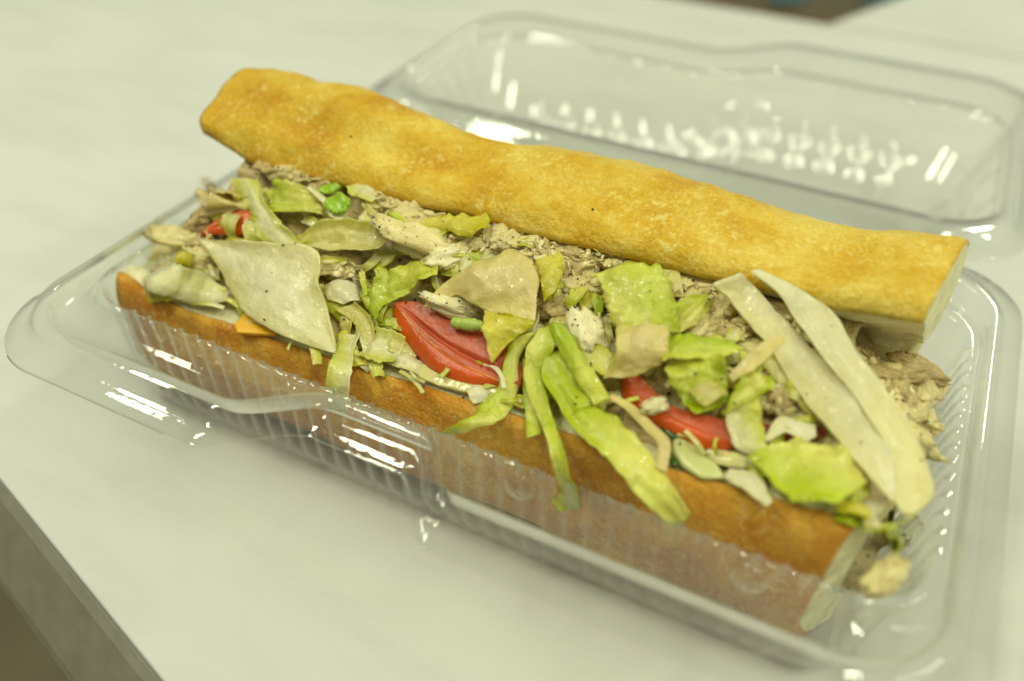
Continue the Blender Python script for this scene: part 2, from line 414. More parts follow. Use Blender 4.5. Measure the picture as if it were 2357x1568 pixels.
def rowpts(xl, xr, yf, yb, r, z, shift=None, rib=0.0, period=0.54, zf=None):
    P, Nn, side = loop_path(xl, xr, yf, yb, r, shift)
    out = []
    for (x, y), nn, s in zip(P, Nn, side):
        o = 0.0
        if rib and s >= 0:
            c = x if s in (0, 2) else y
            lo, hi = (xl + r, xr - r) if s in (0, 2) else (yf + r, yb - r)
            fade = sm(0, 0.5, c - lo) * sm(0, 0.5, hi - c)
            w = abs(math.sin(math.pi * c / period)) ** 0.7          # scalloped ribs
            o = rib * (w - 0.55) * fade
        zz = z if zf is None else z + zf(x, y)
        out.append((x + nn[0] * o, y + nn[1] * o, zz))
    return out

def front_shift(amount):
    def f(x, y):
        if y > -3: return 0.0
        a = sstep(x, -4.6, -2.2) - sstep(x, 0.1, 1.6)       # drawn in between the two locking lobes
        return amount * a
    return f

box = empty('clamshell_box', (0, 8, 0))
tag(box, 'clear ribbed plastic clamshell box lying open under the sandwich', 'food container')

# tray
tray = rows_mesh('tray', [
    rowpts(-11.25, 10.95, -5.15, 5.9, 1.5, 3.82, None),
    rowpts(-11.15, 10.72, -4.97, 5.65, 1.4, 3.90, None, 0.04),
    rowpts(-11.10, 10.60, -4.90, 5.52, 1.4, 3.84, None, 0.18),
    rowpts(-11.04, 10.45, -4.86, 5.40, 1.4, 2.9, None, 0.22),
    rowpts(-10.98, 10.25, -4.80, 5.28, 1.4, 1.7, None, 0.22),
    rowpts(-10.90, 10.05, -4.72, 5.14, 1.3, 0.85, None, 0.20),
    rowpts(-10.75, 9.9, -4.6, 5.0, 1.2, 0.42, None, 0.08),
    rowpts(-10.4, 9.65, -4.35, 4.8, 1.1, 0.12, None, 0.02),
    rowpts(-9.8, 9.1, -3.9, 4.3, 1.0, 0.05, None, 0),
    rowpts(-6, 6, -2, 2.4, 1.0, 0.04, None, 0)], box, closed_cap=True)
tray.data.materials[0] = M_RIBBED
sh = front_shift(1.45)
rows_mesh('rim', [
    rowpts(-11.95, 11.9, -7.85, 8.0, 2.3, 3.78, sh),
    rowpts(-11.9, 11.85, -7.80, 7.95, 2.3, 3.90, sh),
    rowpts(-11.72, 11.5, -7.42, 7.6, 2.2, 3.92, sh),
    rowpts(-11.60, 11.33, -7.20, 7.4, 2.1, 3.95, sh),
    rowpts(-11.55, 11.27, -7.10, 7.3, 2.1, 4.18, sh),
    rowpts(-11.48, 11.19, -7.0, 7.2, 2.0, 4.27, sh),
    rowpts(-11.40, 11.11, -6.72, 6.8, 2.0, 4.27, front_shift(1.3)),
    rowpts(-11.36, 11.03, -6.62, 6.7, 1.9, 4.2, front_shift(1.25)),
    rowpts(-11.32, 10.98, -6.52, 6.6, 1.9, 3.70, front_shift(1.2)),
    rowpts(-11.30, 10.97, -5.9, 6.3, 1.8, 3.62, front_shift(0.55)),
    rowpts(-11.25, 10.95, -5.15, 5.9, 1.5, 3.822, None)], tray)

# dimples pressed into the ribbed front wall
for dx in (-3.95, 2.35, 7.5):
    vs, fs = [], []
    R0, nr, na = 0.42, 6, 20
    for k in range(nr + 1):
        th = k / nr * math.pi / 2
        for a in range(na):
            an = 2 * math.pi * a / na
            vs.append((dx + R0 * math.cos(an) * math.cos(th), -5.0 - 0.30 * math.sin(th), 3.25 + R0 * math.sin(an) * math.cos(th)))
    for k in range(nr):
        for a in range(na):
            b = (a + 1) % na
            fs.append((k * na + a, k * na + b, (k + 1) * na + b, (k + 1) * na + a))
    d = make('locking_dimple', vs, fs, M_PLASTIC, tray)
    md = d.modifiers.new('wall thickness', 'SOLIDIFY'); md.thickness = 0.03 * S

# hinge: a low double ridge along the back
vs, fs = [], []
prof = [(7.95, 3.86), (8.05, 3.98), (8.15, 3.86), (8.25, 3.98), (8.35, 3.86)]
for x in (-8.5, 8.5):
    vs += [(x, y, z) for y, z in prof]
fs = [(i, i + 1, 5 + i + 1, 5 + i) for i in range(4)]
hg = make('hinge', vs, fs, M_PLASTIC, box)
hg.modifiers.new('wall thickness', 'SOLIDIFY').thickness = 0.03 * S

# lid, folded back flat behind the hinge
def lid_shift(amount):
    def f(x, y):
        if y < 14: return 0.0
        return amount * (sstep(x, -1.2, 2.4) - 0.0)
    return f
ls = lid_shift(2.4)
lrows = [rowpts(-10.9, 10.9, 10.3, 18.6, 1.8, 3.72, lid_shift(1.6))]
for k in range(25):                                           # the lid's walls are pressed into rows of shallow bubbles
    t = k / 24
    ins = 0.15 + 2.3 * t ** 1.15; z = 3.66 - 3.1 * (1 - (1 - t) ** 1.4)
    lrows.append(rowpts(-10.9 + ins * .8, 10.9 - ins * .8, 10.3 + ins, 18.6 - ins, 1.8 - .3 * t, z, lid_shift(1.6 - .3 * t), 0.26 * abs(math.sin(math.pi * 3 * t)), 1.2))
lrows += [rowpts(-8.4, 8.3, 13.1, 15.9, 1.3, 0.44, lid_shift(1.3)), rowpts(-7.4, 7.3, 13.7, 15.4, 0.8, 0.42, lid_shift(1.2))]
lid = rows_mesh('lid', lrows, box, closed_cap=True)
rows_mesh('rim', [
    rowpts(-11.95, 11.9, 8.3, 20.9, 2.3, 3.78, ls),
    rowpts(-11.9, 11.85, 8.35, 20.85, 2.3, 3.90, ls),
    rowpts(-11.5, 11.45, 8.8, 20.4, 2.2, 3.93, ls),
    rowpts(-11.38, 11.33, 8.95, 20.2, 2.1, 4.2, ls),
    rowpts(-11.25, 11.2, 9.1, 20.0, 2.1, 4.27, ls),
    rowpts(-11.1, 11.05, 9.9, 19.2, 2.0, 4.2, lid_shift(2.0)),
    rowpts(-11.0, 11.0, 10.0, 19.0, 2.0, 3.78, lid_shift(1.8)),
    rowpts(-10.9, 10.9, 10.3, 18.6, 1.8, 3.722, lid_shift(1.6))], lid)

# ------------------------------------------------------------------ the roll
LIP = [(-11.2, 3.95), (-10.5, 3.9), (-8.4, 3.55), (-3.5, 3.75), (0.7, 4.12), (5.5, 4.28), (9.4, 4.7), (10.5, 4.7)]
TLIP = [(-11, 6.6), (-10.5, 6.45), (-8.6, 5.95), (-2.75, 6.24), (1.0, 6.3), (4.8, 6.5), (7.2, 6.5), (9.0, 6.85), (10, 6.9)]
TTOP = [(-12, 7.2), (-11.2, 7.3), (-10.4, 7.42), (-8.0, 7.5), (-6, 7.42), (-4.4, 7.12), (-3.1, 6.84), (-1.5, 6.98), (0.8, 7.33), (2.2, 7.22), (4.0, 7.18), (5.8, 6.91), (7.0, 7.0), (8.4, 7.3), (9.67, 7.46), (11, 7.5)]

roll = empty('sandwich_roll', (0, 0, 0.1))
tag(roll, 'long crusty golden sandwich roll split open along its front', 'bread roll')

def sweep(name, xs, secfn, mat, parent, disp=0.0, dscale=1.0):
    v, f = [], []; n = None
    for x in xs:
        sec = secfn(x); n = len(sec)
        for p in sec: v.append((p[2] if len(p) > 2 else x, p[0], p[1]))
    for i in range(len(xs) - 1):
        for k in range(n):
            j = (k + 1) % n
            f.append((i * n + k, i * n + j, (i + 1) * n + j, (i + 1) * n + k))
    f.append(tuple(range(n))); f.append(tuple((len(xs) - 1) * n + k for k in range(n - 1, -1, -1)))
    o = make(name, v, f, mat, parent)
    bm = bmesh.new(); bm.from_mesh(o.data); bmesh.ops.recalc_face_normals(bm, faces=bm.faces)
    for fc in bm.faces:
        if len(fc.verts) > 4: fc.smooth = False
    bmesh.ops.triangulate(bm, faces=[fc for fc in bm.faces if len(fc.verts) > 4])
    bm.to_mesh(o.data); bm.free()
    return o

def inset(curve, d):
    c = np.array(curve); t = np.gradient(c, axis=0); t /= np.linalg.norm(t, axis=1)[:, None] + 1e-9
    nrm = np.stack([-t[:, 1], t[:, 0]], 1)
    return c, nrm

def bot_outer(x):
    L = tab(x, LIP)
    e = 0.35 * sm(-9.6, -10.7, x)
    P = [(-3.95, L), (-4.16, L - 0.35), (-4.32, L * 0.62 + .2), (-4.34, 1.7), (-4.14, .9), (-3.6, .42), (-2, .26), (0, .24), (2, .26), (3.5, .45), (4.3, 1.1), (4.6, 2.2), (4.6, 3.3), (4.45, 4.0)]
    c = crom([(y * (1 - e * .1), z) for y, z in P], 56)
    _, nr = inset(c, 0)
    out = []
    for (y, z), nn in zip(c, nr):
        s = 0.11 * fbm(x * 0.30, y * 0.5, z * 0.5, 3) + 0.045 * fbm(x * 1.3, y * 1.3 + 5, z * 1.3, 3)
        s *= sm(0.0, 1.4, min(z - 0.2, 9)) if y > -3.9 and z < 1 else 1
        out.append((y + nn[0] * -s, max(0.16, z + nn[1] * -s)))
    return np.array(out)

def bot_inner(x):
    L = tab(x, LIP)
    w = 0.60 + 0.14 * fbm(x * 0.7, 3, 1, 3) + 0.2 * sm(6, 9, x)
    P = [(4.05, 4.0), (3.8, 3.0), (3.0, 1.9), (0, 1.4), (-2.4, 1.6), (-3.2, 2.5), (-3.95 + w, L - 0.02)]
    return crom(P, 30)

def ends(x, y, z, side):
    return x

def bot_crust_sec(x):
    o = bot_outer(x); _, nr = inset(o, 0)
    i = o + nr * 0.13
    return [tuple(p) for p in o] + [tuple(p) for p in i[::-1]]

def bot_crumb_sec(x):
    o = bot_outer(x); _, nr = inset(o, 0)
    i = o + nr * 0.131
    inn = bot_inner(x)
    r = []
    for (y, z) in inn:
        r.append((y + 0.07 * fbm(x * 1.6, y * 1.6, z * 1.6, 3), z + 0.09 * fbm(x * 1.5 + 9, y * 1.5, z * 1.5, 3)))
    return [tuple(p) for p in i] + r

# orientation test for the inset direction
_c = bot_outer(0.0); _, _n = inset(_c, 0)
SGN = 1.0 if (_c[20] + _n[20] * 0.3)[1] > _c[20][1] else -1.0
def inset(curve, d, _s=SGN):
    c = np.array(curve); t = np.gradient(c, axis=0); t /= np.linalg.norm(t, axis=1)[:, None] + 1e-9
    return c, np.stack([-t[:, 1], t[:, 0]], 1) * _s

XS_B = np.linspace(-10.78, 9.45, 136)
bh = sweep('bottom_half', XS_B, bot_crumb_sec, M_CRUMB, roll)
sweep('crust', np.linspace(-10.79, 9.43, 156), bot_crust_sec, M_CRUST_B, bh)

def skew_bottom(o):
    # the roll was cut askew: the crust of the front wall stops short of the crumb behind it
    for v in o.data.vertices:
        x, y, z = (c / S for c in v.co)
        x += sm(6.5, 9.43, x) * (0.62 * (min(y, -3.0) + 3.3) + 0.06 * (z - 3.5) + 0.05 * fbm(y * 2, z * 2, 3, 3))
        x += sm(-8.5, -10.78, x) * (-0.06 * (z - 3))
        v.co.x = x * S
for o_ in [bh] + list(bh.children): skew_bottom(o_)

def top_outer(x):
    T, L = tab(x, TTOP), tab(x, TLIP)
    # smooth the tables a little
    T = (tab(x - .5, TTOP) + 2 * T + tab(x + .5, TTOP)) / 4
    L = (tab(x - .4, TLIP) + 2 * L + tab(x + .4, TLIP)) / 4
    k = 0.5 * (L + T)
    P = [(0.0, L), (0.10, L + 0.36), (0.48, L + 0.42 * (T - L) + .26), (1.05, L + 0.62 * (T - L) + .20), (1.7, T + 0.10), (2.5, T + 0.18), (3.4, T - 0.22), (4.25, T - 0.95), (4.9, T - 2.0), (5.0, 4.7), (4.7, 4.1)]
    c = crom(P, 50); _, nr = inset(c, 0)
    out = []
    for (y, z), nn in zip(c, nr):
        s = 0.13 * fbm(x * 0.40 + 3, y * 0.8, z * 0.8, 2) + 0.05 * fbm(x * 1.3, y * 1.3 + 5, z * 1.3, 3)
        ridge = 0.06 * max(0, math.sin(x * 2.1 + 1.3 * math.sin(x * .7))) * sm(2.2, 3.4, y)
        s = s - ridge
        out.append((y + nn[0] * s, z + nn[1] * s))
    return np.array(out)

def top_inner(x):
    L = tab(x, TLIP)
    P = [(4.3, 4.15), (3.0, 4.55), (1.8, 5.1), (0.95, L - 0.85), (0.30, L - 0.22)]
    return crom(P, 26)

# the top outer curve runs front to back over the top: its inside is the other way round
def top_crust_sec(x):
    o = top_outer(x); c, nr = inset(o, 0)
    i = o - nr * 0.12 * TSG
    return [tuple(p) for p in o] + [tuple(p) for p in i[::-1]]
def top_crumb_sec(x):
    o = top_outer(x); c, nr = inset(o, 0)
    i = o - nr * 0.121 * TSG
    r = [(y + 0.06 * fbm(x * 1.5, y * 1.6 + 4, z * 1.6, 3), z + 0.09 * fbm(x * 1.3 + 2, y * 1.5, z * 1.5, 3)) for (y, z) in top_inner(x)]
    return [tuple(p) for p in i] + r
TSG = 1.0
_c = top_outer(0.0); _, _n = inset(_c, 0)
TSG = 1.0 if _n[25][1] > 0 else -1.0

def skew_top(o, x_lo, x_hi):
    # the cut ends lean: the lip stops short of the back
    for v in o.data.vertices:
        x, y, z = (c / S for c in v.co)
        k = sm(6.5, 9.6, x)
        x += k * (0.32 * (y - 1.2) * 0.5)
        k2 = sm(-8.0, -10.8, x)
        x += k2 * (-0.05 * (y - 1.0) + 0.22 * (7.0 - z))
        v.co.x = x * S
XS_T = np.linspace(-10.7, 9.35, 140)
th = sweep('top_half', XS_T, top_crumb_sec, M_CRUMB, roll)
tcr = sweep('crust', np.linspace(-10.72, 9.33, 160), top_crust_sec, M_CRUST_T, th)
skew_top(th, 0, 0); skew_top(tcr, 0, 0)

# ------------------------------------------------------------------ filling surface: where the ingredients lie
def zm(x, y):
    L = tab(x, LIP) - 0.05
    t = min(1.0, max(0.0, (y + 3.9) / 4.4))
    top = 6.05 - 1.15 * sm(6.2, 9.0, x)
    z = L + (top - L) * (0.15 * t + 0.85 * sm(0, 1, t))
    if x > 9.2: z -= (x - 9.2) ** 1.5 * 1.1
    if x < -9.8: z -= (-9.8 - x) * 1.2
    return z

def solid(p):
    x, y, z = p
    if x > 10.25: return False
    if y < -4.62 + 0.0: return False
    return z < zm(x, max(y, -3.95)) if y > -4.62 else False

_cache = {}
def hit(px, py):
    k = (round(px, 1), round(py, 1))
    if k in _cache: return _cache[k]
    d = ray(px, py); t = 14.0
    while t < 42:
        p = CAM + d * t
        if solid(p): break
        t += 0.15
    lo, hi = t - 0.15, t
    for _ in range(12):
        mid = 0.5 * (lo + hi)
        if solid(CAM + d * mid): hi = mid
        else: lo = mid
    _cache[k] = CAM + d * hi
    return _cache[k]

PLANE = [None]
def P3(px, py, h):
    """the point of the filling under this spot, lifted h cm towards the viewer's side and up"""
    d = ray(px, py)
    if PLANE[0] is not None:                  # a stiff leaf bridges the filling on its own plane z = a + b*y + c*x
        a, b, c = PLANE[0]
        t = (a + b * CAM[1] + c * CAM[0] - CAM[2]) / (d[2] - b * d[1] - c * d[0])
        p = CAM + d * t
    else:
        p = hit(px, py)
    return p - d * h

def Z1(x, y): return (184.1 + x * .364, 349.8 + y * .364)
def Z2(x, y): return (736.5 + x * .364, 441.9 + y * .364)
def Z3(x, y): return (1288.9 + x * .4522, 534.0 + y * .4522)
def Z5(x, y): return (828.6 + x * .4128, 920.6 + y * .4128)
def Z6(x, y): return (1473.0 + x * .375, 1012.7 + y * .375)

def rail(fn, pts, h):
    out = []
    for i, p in enumerate(pts):
        f = fn
        if callable(p[0]): f, p = p[0], p[1:]
        hh = p[2] if len(p) > 2 else (h if not isinstance(h, (list, tuple)) else float(np.interp(i / max(1, len(pts) - 1), np.linspace(0, 1, len(h)), h)))
        out.append(P3(*f(p[0], p[1]), hh))
    return out

_leafmats = {}
def leafmat(kind):
    kinds = {
        'pale': (srgb(253, 249, 196), srgb(232, 233, 104)),
        'white': (srgb(253, 248, 208), srgb(248, 240, 178)),
        'pink': (srgb(251, 232, 164), srgb(246, 229, 144)),
        'green': (srgb(238, 240, 98), srgb(188, 212, 16)),
        'lime': (srgb(247, 245, 124), srgb(204, 220, 30)),
        'yellow': (srgb(246, 236, 100), srgb(222, 212, 34)),
        'mixed': (srgb(247, 241, 132), srgb(212, 221, 56)),
        'dull': (srgb(240, 230, 146), srgb(222, 213, 100)),
    }
    c0, c1 = kinds[kind]
    i = _leafmats.get(kind, 0); _leafmats[kind] = i + 1
    key = 'lettuce_%s_%s' % (kind, 'abc'[i % 3])
    if key in bpy.data.materials: return bpy.data.materials[key]
    plain = kind in ('pale', 'white', 'pink', 'dull')
    vn = tuple(c * 0.42 for c in c1) if not plain else srgb(190, 160, 100)
    return mat_leaf(key, c0, c1, vn, 0.22, 0.30, 0.5 if not plain else 0.22, seed=(i % 3) * 3.3 + len(kind))

def ridged(x, y, z):
    return 1 - 2 * abs(n3(x, y, z))

seedc = [0]
def leaf(name, label, kind, fn, A, B, h=0.25, bow=0.15, ruf=0.06, fold=0.0, nt=60, ns=24, thick=0.03, jag=0.06, cat='lettuce', group='lettuce shreds spilling from the sandwich', hB=None, mat=None, rf=3.0, grad=None, crk=0.10, curl=None):
    seedc[0] += 1; sd = seedc[0] * 3.71
    rr = random.Random(seedc[0] * 17 + 3)
    grad = grad or rr.choice(['t', 's', '1-t', '1-s', 'edge'])
    if curl is None: curl = (rr.uniform(-0.15, 0.5), rr.uniform(-0.15, 0.5))
    nt = max(nt, 60); ns = max(ns, 20); frill = 0.16 if kind in ('green', 'lime', 'mixed', 'yellow') and crk > 0.06 else 0.04
    a = crom(rail(fn, A, h), nt); b = crom(rail(fn, B, h if hB is None else hB), nt)
    v, uv, mixv = [], [], []
    ph = rr.uniform(0, 6.28); wav = rr.uniform(0.03, 0.11); fs0 = rr.uniform(0.25, 0.75); fsc = rr.uniform(-0.30, 0.22) if crk > 0.06 else 0
    for i in range(nt):
        t = i / (nt - 1)
        pa, pb = a[i], b[i]
        ta = a[min(nt - 1, i + 1)] - a[max(0, i - 1)] + b[min(nt - 1, i + 1)] - b[max(0, i - 1)]
        w = pb - pa; wl = np.linalg.norm(w)
        nrm = np.cross(ta, w); ln = np.linalg.norm(nrm)
        nrm = nrm / ln if ln > 1e-6 else np.array([0, -.5, .8])
        if nrm @ (CAM - pa) < 0: nrm = -nrm
        k1 = min(1.0, wl)
        ja = jag * (fbm(t * 9 + sd, 1.3, 0, 2) + 0.18 * fbm(t * 26 + sd, 4, 0, 3)); jb = jag * (fbm(t * 9 + sd, 7.7, 0, 2) + 0.18 * fbm(t * 26 + sd, 9, 0, 3))
        for k in range(ns):
            s = k / (ns - 1)
            q = pa + w * (s + ja * (1 - s) - jb * s)
            edge = (2 * s - 1) ** 2
            hh = bow * 0.75 * 4 * s * (1 - s) * k1 + fold * abs(2 * s - 1) * k1
            hh += k1 * (curl[0] * max(0, 0.32 - s) ** 2 * 5 + curl[1] * max(0, s - 0.68) ** 2 * 5)
            hh += fsc * (abs(s - fs0) - 0.3) * k1 * (0.6 + 0.8 * n3(t * 3 + sd, 5, 1))
            hh += wav * math.sin(t * 7 + ph + 1.5 * s) * k1
            hh += 1.5 * ruf * (0.35 + 1.1 * edge) * fbm(q[0] * rf * .5 + sd, q[1] * rf * .5, q[2] * rf * .5, 3) * min(1.0, wl * 1.5)
            hh += frill * k1 * edge * edge * fbm(q[0] * 3.4 + sd, q[1] * 3.4, q[2] * 3.4, 2)
            hh += crk * k1 * (0.6 * ridged(q[0] * 1.1 + sd, q[1] * 1.1, q[2] * 1.1) + 0.4 * ridged(q[0] * 2.6 + sd, q[1] * 2.6 + 4, q[2] * 2.6))
            q = q + nrm * hh
            v.append(tuple(q)); uv.append((t, s * min(1, wl / 2.0)))
            g = {'t': t, 's': s, '1-t': 1 - t, '1-s': 1 - s, 'edge': abs(2 * s - 1)}[grad]
            mixv.append(min(1, max(0, 1.25 * g - 0.1 + 0.55 * fbm(q[0] * 0.9 + sd, q[1] * 0.9, q[2] * 0.9, 3))))
    f = [(i * ns + k, i * ns + k + 1, (i + 1) * ns + k + 1, (i + 1) * ns + k) for i in range(nt - 1) for k in range(ns - 1)]
    o = make(name, v, f, mat or leafmat(kind), None, uv=uv)
    at = o.data.attributes.new('blade', 'FLOAT', 'POINT'); at.data.foreach_set('value', mixv[:len(o.data.vertices)])
    md = o.modifiers.new('thickness', 'SOLIDIFY'); md.thickness = thick * S; md.offset = 0
    rehome(o)
    tag(o, label, cat, group)
    return o

# ------------------------------------------------------------------ chicken mound and chunks
M_CHK = mat_chicken('peppered_chicken', srgb(240, 226, 164), srgb(220, 200, 134), 0.6)
M_CHK_D = mat_chicken('dark_chicken', srgb(214, 194, 134), srgb(178, 152, 94), 0.8)
M_CHK_P = mat_chicken('pale_chicken', srgb(250, 242, 200), srgb(240, 224, 168), 0.3)

nx, ny = 420, 130
v, f = [], []
for i in range(nx):
    x = -9.9 + (9.75 + 9.9) * i / (nx - 1)
    for j in range(ny):
        y = -3.45 + (3.45 + 3.9) * j / (ny - 1)
        a = 1.6 * n3(x * 0.35, y * 0.35, 11)                       # the grain turns from place to place
        gx, gy = x * math.cos(a) + y * math.sin(a), -x * math.sin(a) + y * math.cos(a)
        lump = 0.28 * fbm(x * 0.9, y * 0.9, 3, 2) + 0.16 * ridged(gx * 0.6, gy * 2.2, 8) + 0.07 * ridged(gx * 0.9, gy * 6.0, 2) + 0.02 * fbm(gx * 2, gy * 9, 1, 2)
        z = zm(x, y) - 0.22 + lump
        if y > 1.0: z = min(z, zm(x, 1.0) - 0.1 - 0.55 * (y - 1.0))
        e = sm(9.0, 9.75, x) + sm(-9.2, -9.9, x)
        z = z * (1 - e * 0.35) + 2.0 * e * 0.35
        v.append((x + 0.22 * e * fbm(y * 1.4, z, 2, 3), y + 0.08 * fbm(x * 2, y * 2, 5, 2), z))
f = [(i * ny + j, (i + 1) * ny + j, (i + 1) * ny + j + 1, i * ny + j + 1) for i in range(nx - 1) for j in range(ny - 1)]
# skirt down into the trough so that the mound is a closed body
base = len(v)
for i in range(nx): v.append((v[i * ny][0], v[i * ny][1], 1.9))
for i in range(nx): v.append((v[i * ny + ny - 1][0], min(3.3, v[i * ny + ny - 1][1]), 2.6))
for i in range(nx - 1):
    f.append((i * ny, base + i, base + i + 1, (i + 1) * ny))
    f.append(((i + 1) * ny + ny - 1, base + nx + i + 1, base + nx + i, i * ny + ny - 1))
    f.append((base + i, base + nx + i, base + nx + i + 1, base + i + 1))
for ii in (0, nx - 1):
    f.append(tuple([ii * ny + j for j in range(ny)] + [base + nx + ii, base + ii]))
mound = make('pulled_chicken', v, f, M_CHK_D)
rehome(mound); tag(mound, 'bed of pulled peppered chicken filling the open roll', 'chicken', kind='stuff')

def chunk_mesh(seed, elong=1.6, rough=0.42, sub=4):
    bm = bmesh.new(); bmesh.ops.create_icosphere(bm, subdivisions=sub, radius=1.0)
    for w in bm.verts:
        p = w.co.copy()
        d = 1 + rough * fbm(p.x * 1.0 + seed * 5.1, p.y * 1.4, p.z * 1.4, 3)
        d += 0.16 * ridged(p.x * 0.7 + seed, p.y * 3.2, p.z * 3.2) + 0.10 * ridged(p.x * 1.2 + seed, p.y * 7.5, p.z * 7.5)
        d += 0.05 * fbm(p.x * 9 + seed, p.y * 9, p.z * 9, 2)
        # torn ends and a flat or two
        cut = Vector((math.sin(seed * 2.3), math.cos(seed * 1.7), 0.4)).normalized()
        k = p.dot(cut)
        if k > 0.35: d *= 1 - 0.6 * (k - 0.35)
        if abs(p.x) > 0.6: d *= 1 + 0.5 * (abs(p.x) - 0.6) * fbm(p.y * 4 + seed, p.z * 4, 3, 2)
        w.co = Vector((p.x * elong, p.y, p.z * 0.66)) * d * S
    me = bpy.data.meshes.new('chicken_chunk'); bm.to_mesh(me); bm.free()
    me.polygons.foreach_set('use_smooth', [True] * len(me.polygons))
    return me
CH = [chunk_mesh(s, 1.4 + 0.35 * (s % 4)) for s in range(10)]
CHM = {}
def chunk(px, py, r, h=0.1, mat=None, ang=None, label='peppered pulled chicken chunk bedded in the sandwich filling', group='chunks of pulled chicken', sq=1.0, stretch=1.0):
    mat = mat or rnd.choice([M_CHK, M_CHK, M_CHK_D])
    k = rnd.randrange(len(CH))
    key = (k, mat.name)
    if key not in CHM:
        me = CH[k].copy(); me.materials.append(mat); me.name = 'chicken_chunk'; CHM[key] = me
    o = bpy.data.objects.new('chicken_chunk', CHM[key]); col.objects.link(o)
    p = P3(px, py, h)
    o.location = tuple(p * S); o.scale = (r * stretch, r, r * sq)
    o.rotation_euler = (rnd.uniform(-.5, .5), rnd.uniform(-.4, .4), ang if ang is not None else rnd.uniform(0, 6.28))
    tag(o, label, 'chicken', group)
    return o

def V(x, y): return (x, y)
zones = [
    ('peppered chicken chunk at the blurred end beside the red wedge', [(345, 590, .42), (385, 575, .40), (420, 545, .42), (440, 590, .40), (400, 615, .35), (455, 520, .35), (480, 580, .35), (470, 490, .33), (505, 470, .3)]),
    ('peppered chicken chunk under the crust edge next to green pepper dice', [(610, 385, .35), (650, 398, .38), (700, 412, .36), (745, 430, .3), (880, 462, .36), (915, 478, .42), (955, 492, .38), (985, 500, .3)]),
    ('peppered chicken chunk between the crosswise strip and curly bright leaf', [(770, 605, .40), (800, 625, .36), (745, 615, .3), (815, 600, .28), (960, 558, .36)]),
    ('peppered chicken chunk right behind the pinkish flap', [(1045, 585, .44), (1065, 610, .3), (1110, 560, .34), (1150, 535, .36), (1190, 545, .38), (1230, 555, .36), (1170, 575, .34), (1215, 590, .36), (1260, 580, .34), (1050, 530, .34)]),
    ('peppered chicken chunk under the crust edge behind the tall green leaf', [(1290, 600, .34), (1320, 585, .34), (1345, 610, .38), (1395, 575, .32), (1380, 600, .3), (1420, 590, .34), (1465, 585, .32), (1500, 590, .32), (1530, 600, .34)]),
    ('peppered chicken chunk between the pinkish flap and tall green leaf', [(1300, 650, .32), (1335, 665, .36), (1370, 690, .34), (1310, 690, .3), (1360, 640, .3), (1330, 720, .32)]),
    ('peppered chicken chunk beside the upper end of the forked leaf', [(1580, 640, .36), (1610, 660, .34), (1640, 655, .34), (1600, 690, .36), (1650, 720, .40), (1690, 760, .40), (1640, 770, .34), (1730, 800, .34), (1620, 740, .32), (1660, 690, .32)]),
    ('peppered chicken chunk between the long pale strips and upper crumb', [(1800, 720, .32), (1830, 745, .34), (1870, 770, .34), (1905, 800, .36), (1950, 820, .34)]),
    ('peppered chicken chunk below the middle of the forked leaf', [(1760, 880, .32), (1790, 905, .34), (1740, 920, .32), (1820, 935, .32), (1800, 890, .3), (1770, 850, .28)]),
    ('dark peppered chicken chunk bulging from the cut end', [(2000, 855, .34), (2040, 860, .36), (2080, 860, .36), (2120, 858, .34), (2150, 865, .26), (2030, 890, .36), (2075, 900, .40), (2115, 905, .36), (2140, 890, .3), (2060, 940, .36), (2100, 950, .38), (2125, 945, .3), (2090, 990, .34), (2115, 1000, .3), (2110, 1040, .28), (2125, 975, .26), (2118, 1030, .26)])]
for lab, spots in zones:
    for (x, y, r) in spots:
        chunk(x, y, r * rnd.uniform(0.72, 1.0), rnd.uniform(-0.02, 0.2), label=lab)
chunk(1000, 562, 0.62, 0.25, M_CHK, 0.3, 'large peppered chicken lump beneath the yellow-green curled leaf', None, sq=.9)
chunk(1030, 590, 0.40, 0.3, M_CHK_P, 0.9, 'pale peppered chicken piece leaning on the large lump', None)
chunk(*Z2(840, 725), 0.30, 0.55, M_CHK_P, 0.4, 'small white chicken nub on the tomato slice beside a green stem', None)
chunk(*Z2(1680, 860), 0.42, 0.45, M_CHK_P, 2.2, 'pale crumbly chicken lump beside the hanging green shreds', None, stretch=1.0)
chunk(*Z6(1500, 850), 0.29, -0.1, M_CHK, 1.2, 'tan chicken piece fallen outside the cut end of the roll', None, sq=1.1)
chunk(*Z3(500, 880), 0.24, 0.5, M_CHK_P, 1.2, 'tiny pale chicken crumb lying on the second tomato slice', None)
chunk(*Z3(1230, 285), 0.13, 1.2, M_CHK_P, 0.2, 'tiny chicken crumb on the lip of the upper crust', None)

